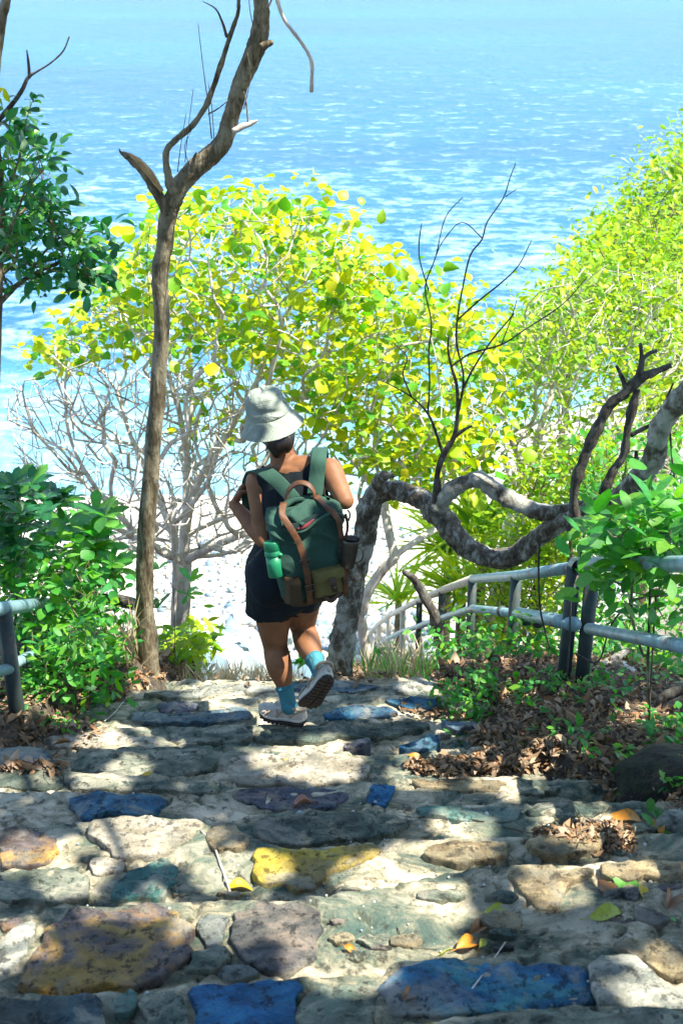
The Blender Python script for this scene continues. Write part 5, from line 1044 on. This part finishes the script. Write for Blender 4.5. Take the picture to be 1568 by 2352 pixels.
# left hand curled round the strap, fingers one by one
def hand(w, palm_dir, curl_dir, back, sgn, s=1.0):
    pd = unit(palm_dir); cd = unit(curl_dir-pd*np.dot(curl_dir, pd)); ac = np.cross(pd, cd)*sgn; out = []
    kn = w+pd*.082*s; out.append(limb([w, w+pd*.045*s, kn], [.024*s, .036*s, .038*s], [.017*s, .015*s, .012*s], ac))
    for i, (o_, L_) in enumerate(((-.030, .92), (-.010, 1.0), (.010, .95), (.029, .78))):
        b0 = kn+ac*o_*s-pd*.012; p1 = b0+(pd*.75+cd*.5)*.036*L_*s; p2 = p1+(pd*-.1+cd)*.026*L_*s; p3 = p2+(pd*-.9+cd*.35)*.020*L_*s
        out.append(limb([b0, p1, p2, p3], [.0095*s, .0088*s, .008*s, .007*s], sub=4, sides=12))
    t0 = w+pd*.02*s-ac*.022*s; t1 = t0+(pd*.5-ac*.8+cd*.3)*.034*s; t2 = t1+(pd*.7+cd*.8)*.030*s; out.append(limb([t0, t1, t2], [.0135*s, .0105*s, .008*s], sub=4, sides=12)); return out
hL = hand(wrL, P(553, 1128, 4.79)-wrL, P(585, 1135, 4.79)-P(553, 1130, 4.79), None, 1, 1.0); hRr = hand(wrR, P(738, 1120, 4.84)-wrR, [-1, 0, 0], None, -1, .86)
PR_ = empty('person', [float(anL[0]), float(anL[1]), CZ-3.26], 'woman seen from behind walking down the stone steps in a bucket hat and black outfit', 'person')
V, F, NN = fuse('body', torso+neck+head+arms+legs+glute+hL+hRr, .0045, 5, skin_m, PR_)
mobj('body', V, F, skin_m, PR_)
# tank top: torso grown outwards and cut at neckline and armholes
ln = np.cross(lat, [0, 0, 1.]); 
def neckline(px): return np.interp(px, [570, 600, 626, 655, 690, 710, 716, 745, 800], [1090, 1068, 1082, 1087, 1082, 1066, 1030, 1030, 1080])
V, F, NN = fuse('tank', [limb([pel-[0, 0, .05], pel+[0, 0, .03], wai, che, upb-[0, 0, .0]], [.146, .154, .126, .139, .132], [.113, .112, .092, .099, .080], lat), torso[1],
    limb([shL+lat*.03, shL*.5+upb*.5+[0, 0, .02], upb*.5+nkb*.5, shR*.5+upb*.5+[0, 0, .02], shR-lat*.03], [.046, .055, .052, .055, .046], [.048, .056, .058, .056, .048], [0, 1, 0])], .006, 3, None, None, lambda V, n: .004+.004*fbm(V[:, 0]*14, V[:, 2]*9, 5, 3))
def tk(c):
    x, y, z = proj(c); l = (c-upb)@lat; ok = y > neckline(x)
    if l > .112+.02*(c[2] < che[2]+.05) and c[2] > che[2]-.03: ok = False
    if l < -.135 and c[2] > che[2]-.03: ok = False
    return ok
V, F = keepf(V, F, tk); mobj('tank_top', V, F, black_m, PR_)
# loose shorts
shp = [limb([wai-[0, 0, .02], wai*.4+pel*.6, pel], [.126, .145, .150], [.095, .115, .122], lat), limb([hpL+[.0, -.015, .05], hpL*.8+knL*.2, hpL*.52+knL*.48+[-.012, 0, 0]], [.104, .106, .102], [.112, .108, .098], lat), limb([hpR+[0, -.015, .05], hpR*.8+knR*.2, hpR*.58+knR*.42], [.100, .094, .086], [.110, .100, .092], lat)]
V, F, NN = fuse('shorts', shp+[(g[0]*1.0, g[1]) for g in [ellipsoid(hpL+[.015, -.06, .03], (.1, .085, .1)), ellipsoid(hpR+[-.02, -.06, .03], (.092, .085, .09))]], .007, 3, None, None, lambda V, n: .006*fbm(V[:, 0]*16, V[:, 2]*8, 15, 3)+.006*np.abs(fbm(V[:, 0]*9+V[:, 2]*3, V[:, 1]*9, 25, 2)))
zl = (hpL*.56+knL*.44)[2]; zr = (hpR*.60+knR*.40)[2]
def sk(c): return c[2] > (zl if (c-pel)@lat < .02 else zr)+.004*math.sin(c[0]*60)
V, F = keepf(V, F, sk); mobj('shorts', V, F, black_m, PR_)
# hair
hair_m, t, b, _o = new_mat('dark brown hair'); n1 = noise(t, coords(t, (1, 1, .12)), 90, 4, .6); t.links.new(ramp(t, n1, [(.35, (.004, .003, .0025)), (.65, (.018, .010, .007))]), b.inputs['Base Color']); b.inputs['Roughness'].default_value = .4; bump(t, n1, .9, .006, b)
V, F, NN = fuse('hair', [ellipsoid(H(0, -.006, .005), (.076, .090, .072), hR), limb([P(634, 985, 4.70), P(640, 1008, 4.655), P(640, 1026, 4.64), P(635, 1044, 4.648)], [.070, .068, .054, .020], [.052, .048, .038, .014], lat)], .005, 4, None, None, lambda V, n: .005*fbm(V[:, 0]*60, V[:, 2]*9, 5, 3))
V, F = keepf(V, F, lambda c: (hR.T@(c-hdc))[1] < .035 or (hR.T@(c-hdc))[2] > .07); ho = mobj('hair', V, F, hair_m, PR_)
mb = MB(); rg = np.random.default_rng(2)
for k in range(46):
    x = rg.uniform(606, 672); a = P(x, rg.uniform(990, 1000), 4.66+rg.uniform(-.01, .03)); e = P(636+(x-638)*rg.uniform(.3, 1.15), rg.uniform(1020, 1050), 4.64+rg.uniform(-.005, .02)); m_ = (a+e)/2+np.array([(x-638)/610*.25*.1, -.006, 0])+rg.normal(0, .004, 3); A, B = tube([a, m_, e], [.0016, .0016, .0006], 4, 4); mb.add(A, B)
for k in range(7):
    a = P(668, 992, 4.68); e = P(672+rg.uniform(0, 10), 1005+rg.uniform(0, 22), 4.67); A, B = tube([a, (a+e)/2+rg.normal(0, .004, 3), e], [.0012, .0012, .0005], 4, 4); mb.add(A, B)
tag(mb.build('strands', hair_m, PR_), kind='stuff')
# bucket hat
hat_m, t, b, _o = new_mat('pale sage cotton'); n1 = noise(t, coords(t), 16, 4, .6, dist=.6); t.links.new(ramp(t, n1, [(.3, (.18, .215, .175)), (.7, (.30, .335, .28))]), b.inputs['Base Color']); b.inputs['Roughness'].default_value = .9; b.inputs['Specular IOR Level'].default_value = .15
p = bump(t, n1, 1.0, .02, None); bump(t, noise(t, coords(t), 500, 2), .3, .001, b, p)
bandc = P(616, 952, 4.735); tM = Matrix.Rotation(R(-14), 3, 'Y')@Matrix.Rotation(R(-4), 3, 'X'); hM = np.array(tM); HV, HF = [], []; sg = 96
prof_ = [(.0, .111), (.025, .1095), (.045, .105), (.060, .097), (.071, .085), (.077, .070), (.082, .048), (.085, .025), (.0875, .008), (.0875, 0)]
brim_ = [(.087+.040*k/12, -.062*(k/12)**.92) for k in range(1, 13)]
def hat_ring(r, z, k):
    out = []
    for j in range(sg):
        a = 2*math.pi*j/sg; w = 1+.012*math.sin(3*a+1)*(z < 0); rr = r*w; dz = .006*math.sin(2*a+.6)*(z < 0)*(r/.12)
        dent = 0
        if z > .004 and r > .04: dent = -.010*max(0, math.sin(a*5+z*90+2*math.sin(a*2)))**2*math.exp(-((z-.035)/.022)**2)-.008*max(0, math.sin(a*3-1.2+z*55))**2*math.exp(-((z-.07)/.025)**2)
        out.append(((rr+dent)*math.cos(a), (rr+dent)*1.12*math.sin(a), z+dz+(.004*math.sin(a*5) if .0 < r < .06 and z > .1 else 0)))
    return out
crown = [r for r in prof_]
dense = []
pr = np.array(prof_); tt = np.linspace(0, len(pr)-1, 34)
for u in tt: i = min(int(u), len(pr)-2); f = u-i; dense.append(tuple(pr[i]*(1-f)+pr[i+1]*f))
V = []; [V.extend(hat_ring(max(r, .0015), z, k)) for k, (r, z) in enumerate(dense)]
F = [(k*sg+j, k*sg+(j+1) % sg, (k+1)*sg+(j+1) % sg, (k+1)*sg+j) for k in range(len(dense)-1) for j in range(sg)]; F.append(tuple(range(sg)))
V = (np.array(V)@hM.T)+bandc; HAT = empty('hat', bandc, None); HAT.parent = PR_; HAT.location = Vector([float(c) for c in bandc])-PR_.location
HAT['label'] = 'pale sage bucket hat with a stitched brim'
mobj('crown', V, F, hat_m, HAT)
rings = []
for k in range(len(brim_)*2):      # stitched brim: little ridges between the seams
    u = (k+1)/(len(brim_)*2)*12; r = .087+.040*u/12; z = -.062*(u/12)**.92; rings.append((r+.0016*(k % 2), z+.0022*(k % 2)))
V = []; allr = [(.087, 0)]+rings+[(r-.002, z-.003) for r, z in rings[::-1]]+[(.085, -.003)]
[V.extend(hat_ring(r, z-.0001, k)) for k, (r, z) in enumerate(allr)]
F = [(k*sg+j, (k+1)*sg+j, (k+1)*sg+(j+1) % sg, k*sg+(j+1) % sg) for k in range(len(allr)-1) for j in range(sg)]; mobj('brim', (np.array(V)@hM.T)+bandc, F, hat_m, HAT)
for s in (0, 1):
    a = -2.2+s*.25; q = bandc+hM@np.array([.0825*math.cos(a), .0825*1.12*math.sin(a), .018]); A, B = ellipsoid(q, (.003, .003, .003), None, 8); mobj('eyelet', A, B, bark_dark, HAT)
# socks
def sock(k, a, f0, f1, name='sock'):
    p0 = k*(1-f0)+a*f0; c = k*.3+a*.7; V, F = limb([p0, p0*.5+a*.5, a, a+(a-p0)*f1], [.039, .0345, .0335, .036], [.042, .037, .036, .040], sub=8, sides=40); r = np.random.default_rng(1)
    cc = np.array([p0+(a-p0)*max(0, min(1.3, ((v-p0)@(a-p0))/((a-p0)@(a-p0)))) for v in V]); d = V-cc; V = cc+d*(1+.018*np.sin(np.arange(len(V))*math.pi))[:, None]; o = mobj(name, V, F, sock_m, PR_)
    tp, ax = p0, unit(a-p0); A, B = tube([tp-ax*.002, tp+ax*.008], [.0425, .0415], 30); mobj('sock_cuff', A, B, sock_m, o); return o
sock(knL, anL, .74, .30); sock(knR, anR, .70, .35)
# shoes
upper_m = plain('cream sneaker mesh', (.46, .41, .32), .75, .25, 60, .5, .002, col2=(.34, .31, .26)); sole_m = plain('dark rubber sole', (.035, .025, .018), .7, .4, 40, .4, .003); mid_m = plain('off white midsole', (.52, .5, .42), .6, .2, 30, .2, .002); trim_m = plain('pale brown sneaker overlay', (.40, .30, .20), .6, .3, 40, .2, .002)
def shoe(o0, fwd, up, L=.235, flip=1):
    f = unit(fwd); u = np.array(up, float); u = unit(u-f*(u@f)); s = np.cross(f, u)*flip; M = np.column_stack([f, s, u])
    def W(p): return (np.asarray(p)@M.T)+o0
    xs = np.linspace(-.07, L-.07, 26); tt = (xs+.07)/L
    hw = np.interp(tt, [0, .04, .15, .35, .5, .68, .82, .93, .98, 1], [.012, .026, .034, .033, .036, .044, .043, .031, .018, .006])
    off = np.interp(tt, [0, .5, .8, 1], [0, -.003, -.008, -.016]); spring = np.interp(tt, [0, .08, .6, .8, 1], [.008, 0, 0, .006, .026])
    def slab(z0, z1, k, name, mat, grow=0):
        V = []; n = 24
        for x, h, o_, sp in zip(xs, hw*k, off, spring):
            for j in range(n):
                a = 2*math.pi*j/n; V.append((x+grow*(x > .05)*.3, o_+h*math.copysign(abs(math.cos(a))**.7, math.cos(a)), sp+(z0+z1)/2+(z1-z0)/2*math.copysign(abs(math.sin(a))**.5, math.sin(a))))
        F = [(i*n+j, i*n+(j+1) % n, (i+1)*n+(j+1) % n, (i+1)*n+j) for i in range(len(xs)-1) for j in range(n)]+[tuple(range(n))[::-1], tuple((len(xs)-1)*n+j for j in range(n))]
        return W(V), F
    e = empty('shoe', o0); e.parent = PR_; e.location = Vector([float(c) for c in o0])-PR_.location; e['label'] = 'cream running shoe with dark rubber sole'
    A, B = slab(-.012, 0, 1.02, 'o', None); mobj('outsole', A, B, sole_m, e); A, B = slab(.0005, .026, 1.0, 'm', None); mobj('midsole', A, B, mid_m, e)
    # treads
    mb = MB()
    for i, x in enumerate(np.linspace(-.055, L-.09, 11)):
        h = np.interp((x+.07)/L, tt, hw); sp = np.interp((x+.07)/L, tt, spring); o_ = np.interp((x+.07)/L, tt, off)
        for sd in (-1, 1):
            q = np.array([[a_, b_*sd, c_] for a_ in (-.0065, .0065) for b_ in (.005, h*.93) for c_ in (-.017, -.011)])+[x, o_, sp]; mb.add(W(q), [(0, 1, 3, 2), (4, 6, 7, 5), (0, 4, 5, 1), (2, 3, 7, 6), (0, 2, 6, 4), (1, 5, 7, 3)])
    tag(mb.build('tread', sole_m, e, False), kind='stuff')
    top = np.interp(tt, [0, .06, .2, .34, .45, .6, .8, .93, 1], [.064, .078, .068, .070, .078, .062, .050, .040, .022]); V = []; n = 24
    for x, h, o_, sp, tp in zip(xs, hw*.97, off, spring, top):
        for j in range(n):
            a = 2*math.pi*j/n; ca, sa = math.cos(a), math.sin(a); V.append((x, o_+h*math.copysign(abs(ca)**.8, ca)*(1-.28*max(0, sa)), sp+.02+(tp-.02)*max(0, sa)**.8-.008*max(0, -sa)))
    F = [(i*n+j, i*n+(j+1) % n, (i+1)*n+(j+1) % n, (i+1)*n+j) for i in range(len(xs)-1) for j in range(n)]+[tuple(range(n))[::-1], tuple((len(xs)-1)*n+j for j in range(n))]
    mobj('upper', W(V), F, upper_m, e)
    A, B = tube(W([(-.035+.042*math.cos(a), .031*math.sin(a), .073+.004*math.cos(a)) for a in np.linspace(0, 2*math.pi, 17)]), .007, 8, 2); mobj('collar', A, B, trim_m, e)
    mb = MB()
    for sd in (-1, 1):
        for x0, x1, z0, z1 in ((.02, .05, .062, .024), (.05, .045, .06, .026), (-.06, -.01, .06, .028), (-.01, .03, .03, .052), (.075, .10, .052, .026), (.10, .12, .044, .026)):
            h0 = np.interp((x0+.07)/L, tt, hw); h1 = np.interp((x1+.07)/L, tt, hw); o_ = np.interp((x0+.07)/L, tt, off)
            A, B = tube(W([(x0, o_+sd*h0*.80, z0), ((x0+x1)/2, o_+sd*(h0+h1)/2*.97, (z0+z1)/2+.004), (x1, o_+sd*h1*.99, z1)]), .0034, 6, 4); mb.add(A, B)
    mb.build('overlay', trim_m, e); mb = MB()
    for i, x in enumerate(np.linspace(.015, .075, 5)):
        z = np.interp((x+.07)/L, tt, top)+.003; A, B = tube(W([(x-.006, -.018, z-.006), (x, 0, z), (x+.006, .018, z-.006)]), .0024, 6, 3); mb.add(A, B); A, B = tube(W([(x-.006, .018, z-.006), (x, 0, z+.002), (x+.006, -.018, z-.006)]), .0024, 6, 3); mb.add(A, B)
    for a in ((.02, .02), (.02, -.02)):
        A, B = tube(W([(.01, 0, .085), (.02, a[1]*.9, .088), (.035, a[1]*1.3, .075), (.012, a[1]*.3, .086)]), .002, 6, 4); mb.add(A, B)
    mb.build('laces', mid_m, e); return e
fL = unit([-1, .42, -.06]); shoe(np.array([anL[0]+.012, anL[1]-.0, CZ-3.26+.030]), fL, [0, 0, 1], .215)
anR = P(736, 1548, 4.44); toeR = P(716, 1632, 4.40); heelR = P(762, 1562, 4.36); fr = unit(toeR-heelR); upR = unit(np.array([-.30, .92, -.22])); upR = unit(upR-fr*(upR@fr)); shoe(anR-upR*.070+fr*.0, fr, upR, .225)

# ---------------------------------------------------------------- the backpack
can = tank_cloth('green waxed canvas', (.030, .078, .056), 7); oli = tank_cloth('olive waxed canvas', (.15, .13, .045), 7); brn = tank_cloth('brown canvas', (.07, .045, .022), 7)
lea = plain('tan leather', (.13, .052, .017), .55, .45, 22, .3, .003, col2=(.045, .02, .009)); lead = plain('dark leather', (.06, .028, .015), .5, .4, 22, .3, .003); bras = plain('worn metal', (.12, .11, .09), .45, .2, 30, .1, .001, .9)
PB = empty('backpack', P(705, 1385, 4.42), 'green canvas backpack with tan leather straps and olive pocket on the back of the woman', 'backpack')
po = P(722, 1372, 4.43); pz = unit([-.11, .10, 1]); pn0 = unit([.30, -.95, 0]); pnn = unit(pn0-pz*(pn0@pz)); px_ = np.cross(pnn, pz)*-1
if px_[0] < 0: px_ = -px_
def K(x, y, z): x = np.asarray(x, float)[..., None]; y = np.asarray(y, float)[..., None]; z = np.asarray(z, float)[..., None]; return po+px_*x+pnn*y+pz*z   # y towards the viewer
BH = .405
def pk_sec(u): # half width, half depth, centre shift y
    return (np.interp(u, [0, .06, .3, .7, .88, .97, 1], [.105, .128, .138, .140, .146, .136, .100]), np.interp(u, [0, .06, .3, .65, .88, .97, 1], [.055, .078, .090, .086, .074, .056, .030]), np.interp(u, [0, .5, .9, 1], [0, .004, -.010, -.022]))
def se(a, p): c, s = math.cos(a), math.sin(a); return math.copysign(abs(c)**p, c), math.copysign(abs(s)**p, s)
n = 96; m = 84; V = []
for i in range(m+1):
    u = i/m; hw, hd, cy = pk_sec(u)
    for j in range(n):
        a = 2*math.pi*j/n; c, s = se(a, .55); x = hw*c; y = hd*s+cy; z = u*BH
        fo = 1-abs(2*((x*7+z*4.2+.25*math.sin(z*21)) % 1)-1); fo2 = 1-abs(2*((x*4.5-z*6+.3*math.sin(x*30)) % 1)-1); wr = .020*fbm(x*13+3, z*10, 3, 3)+(.024*fo**5+.020*fo2**6)*float(sstep(.3, .75, u))
        if u > .8 and s > 0: wr += .020*math.sin(x*34+z*22+1)*(u-.8)/.2
        k = 1 if s > 0 else .3; x += wr*c*.4*k; y += wr*s*k; z += (.012*math.sin(x*30+.5) if u > .9 else 0)
        V.append(K(x, y, z))
V = np.array(V); F = [(i*n+j, i*n+(j+1) % n, (i+1)*n+(j+1) % n, (i+1)*n+j) for i in range(m) for j in range(n)]+[tuple(range(n))[::-1]]
F = [f for f in F]; mobj('main_bag', V, F, can, PB)
# rolled mouth of the bag
for q, (dy, rr_, mt) in enumerate([(.0, .014, can), (.03, .012, can)]):
    pts = [K(x, -.022+dy+.010*math.sin(x*40+q*2), BH-.004-q*.020+.010*math.cos(x*22+q)-abs(x)*.10) for x in np.linspace(-.112, .112, 9)]; A, B = tube(pts, [.008]+[rr_]*7+[.008], 12, 5, .12, seed=q); mobj('rolled_rim', A, B, mt, PB)
hem = [(-.128, .035, .352), (-.085, .082, .330), (-.03, .098, .325), (.02, .098, .352), (.07, .090, .368), (.115, .060, .362), (.135, .02, .345)]
A, B = tube([K(*q) for q in hem], .0062, 10, 6, .15, seed=4); mobj('hem', A, B, can, PB)
A, B = ribbon([K(-.105, .075, .355), K(-.05, .094, .345), (K(.0, .094, .362)), K(.045, .088, .378)], [.018, .034, .030, .010], .003, unit(pnn+pz*.3)); mobj('lining_patch', A, B, tank_cloth('painted mouth shade', (.012, .03, .028)), PB)  # dark ribbon paints the shade inside the open mouth
A, B = ribbon([K(-.055, .098, .338), K(-.02, .100, .345), K(.015, .096, .362)], [.006, .014, .006], .004, unit(pnn+pz*.3)); mobj('lining_patch', A, B, plain('dark red lining', (.16, .02, .025), .7), PB)
def patch(x0, x1, z0, z1, lift, mat, name, ct=.5, flap=0):
    """pocket panel that follows the bag's front"""
    nx, nz = 22, 16; V = []; 
    for i in range(nz+1):
        for j in range(nx+1):
            x = x0+(x1-x0)*j/nx; z = z0+(z1-z0)*i/nz; hw, hd, cy = pk_sec(z/BH); cc = max(-1, min(1, x/hw)); s = (1-abs(cc)**(2/.55))**(.55/2) if abs(cc) < 1 else 0
            e = min(1, min(j, nx-j)/2.5)*min(1, min(i, nz-i)/2.0); V.append(K(x, hd*s+cy+.006+lift*e+.004*float(fbm(x*20, z*20, 6, 2)), z+.0))
    F = [(i*(nx+1)+j, i*(nx+1)+j+1, (i+1)*(nx+1)+j+1, (i+1)*(nx+1)+j) for i in range(nz) for j in range(nx)]; V = np.array(V); nv = len(V)
    V = np.concatenate([V, V-pnn*(.012+lift)]); F += [tuple(i+nv for i in f)[::-1] for f in F]
    bd = [j for j in range(nx+1)]+[(i+1)*(nx+1)+nx for i in range(nz)]+[nz*(nx+1)+nx-1-j for j in range(nx)]+[(nz-1-i)*(nx+1) for i in range(nz-1)]
    F += [(a, a+nv, b+nv, b) for a, b in zip(bd, bd[1:]+bd[:1])]; return mobj(name, V, F, mat, PB)
patch(-.022, .118, .030, .150, .022, oli, 'front_pocket'); patch(-.024, .120, .105, .156, .030, oli, 'pocket_flap'); patch(-.128, -.070, .022, .145, .040, brn, 'side_pocket'); patch(-.120, .118, .0, .035, .006, brn, 'base_panel')
def strap(pts, w, mat, name='leather_strap', th=.004, nn=None, par=None): A, B = ribbon([K(*p) for p in pts], w, th, pnn if nn is None else nn, 8); return mobj(name, A, B, mat, par or PB)
def fy(x, z): hw, hd, cy = pk_sec(z/BH); cc = min(.999, abs(x)/hw); return hd*(1-cc**(2/.55))**(.55/2)+cy
for xs_, nm in (((-.098, -.080, -.055, -.045, -.042, -.042), 0), ((.075, .108, .116, .112, .108, .106), 1)):
    zs = [BH-.012, BH-.06, BH-.13, .20, .10, .02]; pts = [(x, max(fy(x, z), .03)+.020+(.012 if z < .16 and nm else .0)+(.012 if z > .3 else 0), z) for x, z in zip(xs_, zs)]; pts = [(xs_[0]*.75, .0, BH+.015)]+pts
    nn_ = [unit(pz*1.0+pnn*.3)]+[pnn if not nm else unit(pnn+px_*.5)]*6; A, B = ribbon([K(*p) for p in pts], [.026]*7, .004, nn_, 8); s = mobj('leather_strap', A, B, lea, PB)
    for z in (.205, .10):
        x = np.interp(z, zs[::-1], xs_[::-1]); yy = fy(x, z)+(.027 if z > .16 else .040); q = [(x-.018, yy, z-.012), (x+.018, yy, z-.012), (x+.018, yy, z+.012), (x-.018, yy, z+.012), (x-.018, yy, z-.012)]; A, B = tube([K(*p) for p in q], .0022, 6, 1); mobj('buckle', A, B, bras, s)
strap([(.048, .135, .125), (.050, .142, .10), (.052, .138, .065)], .024, lead, 'pocket_tab'); A, B = ellipsoid(K(.051, .147, .088), (.006, .006, .006)); mobj('rivet', A, B, bras, PB)
A, B = ellipsoid(K(-.022, .106, .195), (.004, .004, .004)); mobj('rivet', A, B, bras, PB)
# haul handle and shoulder straps
A, B = ribbon([P(655, 1160, 4.50), P(661, 1128, 4.51), P(682, 1110, 4.50), P(706, 1112, 4.49), P(721, 1130, 4.48), P(722, 1158, 4.48)], .022, .005, [unit([-1, -.5, .3]), unit([-.8, -.5, .6]), unit([0, -.6, 1]), unit([.2, -.6, 1]), unit([1, -.5, .5]), unit([1, -.5, 0])], 8); mobj('haul_handle', A, B, lea, PB)
sbk = unit([0, -1, .35])
A, B = ribbon([P(694, 1172, 4.53), P(665, 1136, 4.555), P(637, 1106, 4.58), P(612, 1086, 4.61), P(594, 1080, 4.68), P(578, 1092, 4.76), P(570, 1130, 4.80), P(580, 1200, 4.78)], [.058]*8, .010, [sbk, sbk, sbk, unit([0, -.7, .9]), unit([0, -.1, 1]), unit([0, .7, .6]), unit([0, 1, 0]), unit([0, 1, 0])], 8); mobj('shoulder_strap', A, B, can, PB)
A, B = ribbon([P(716, 1175, 4.52), P(722, 1140, 4.545), P(727, 1095, 4.58), P(731, 1058, 4.60), P(733, 1036, 4.65), P(735, 1032, 4.72), P(738, 1060, 4.77), P(742, 1130, 4.78)], [.062]*8, .010, [sbk, sbk, sbk, sbk, unit([0, -.4, 1]), unit([0, .5, 1]), unit([0, 1, .2]), unit([0, 1, 0])], 8); mobj('shoulder_strap', A, B, can, PB)
A, B = ribbon([P(793, 1180, 4.43), P(798, 1210, 4.42), P(790, 1260, 4.40), P(795, 1290, 4.38), P(806, 1325, 4.38), P(814, 1332, 4.38)], .014, .003, unit([.7, -.7, 0]), 8); mobj('loose_strap', A, B, lead, PB)
A, B = ribbon([P(745, 1372, 4.33), P(762, 1380, 4.33), P(780, 1360, 4.36), P(787, 1350, 4.38)], .016, .005, unit([.3, -.9, .2]), 6); mobj('loose_strap', A, B, lead, PB)
A, B = tube([P(800, 1196, 4.42), P(803, 1186, 4.42), P(802, 1176, 4.43), P(797, 1172, 4.43)], .004, 8, 4); mobj('buckle', A, B, bras, PB)
# bottle in the side pocket
def lathe(o0, ax, prof, sg=32):
    ax = unit(ax); u = unit(np.cross(ax, [0, 1, .2])); w = np.cross(ax, u); V = []
    for r, z in prof:
        for j in range(sg): a = 2*math.pi*j/sg; V.append(o0+ax*z+(u*math.cos(a)+w*math.sin(a))*r)
    F = [(k*sg+j, k*sg+(j+1) % sg, (k+1)*sg+(j+1) % sg, (k+1)*sg+j) for k in range(len(prof)-1) for j in range(sg)]+[tuple(range(sg))[::-1], tuple((len(prof)-1)*sg+j for j in range(sg))]; return V, F
grn = plain('green plastic', (.012, .20, .085), .45, .15, 20, .05, .001); b0 = P(634, 1325, 4.345); bx = P(624, 1258, 4.345)-b0; bx = unit(bx+[0, .03, 0])
BT = empty('bottle', b0, 'green drinking bottle tucked in the side pocket of the backpack', 'bottle')
A, B = lathe(b0, bx, [(.024, 0), (.029, .004), (.031, .05), (.031, .085)]); mobj('flask', A, B, grn, BT)
A, B = lathe(b0, bx, [(.033, .086), (.034, .088), (.034, .102), (.0315, .105), (.0315, .108), (.0335, .110), (.0335, .138), (.031, .143), (.0, .1435)]); mobj('cap', A, B, grn, BT)
A, B = ellipsoid(b0+bx*.10+[.026, -.022, 0], (.012, .008, .008)); mobj('latch', A, B, grn, BT)
cp = P(797, 1302, 4.385); cx = unit(P(806, 1234, 4.385)-cp+np.array([0, .01, 0])); MG = empty('mug', cp, 'dark metal camping cup hanging at the right side of the backpack', 'cup')
pf = [(.024, 0), (.027, .002), (.033, .05), (.036, .10), (.0385, .118), (.0375, .119), (.034, .098), (.025, .006), (.0, .005)]
A, B = lathe(cp, cx, pf); mobj('cup_wall', A, B, plain('enamelled steel', (.10, .09, .075), .35, .3, 20, .1, .001, .7), MG)
A, B = tube([cp+cx*.09+[.03, -.01, 0], cp+cx*.08+[.052, -.02, 0], cp+cx*.04+[.052, -.02, 0], cp+cx*.02+[.028, -.01, 0]], .003, 8, 5); mobj('handle', A, B, bras, MG)
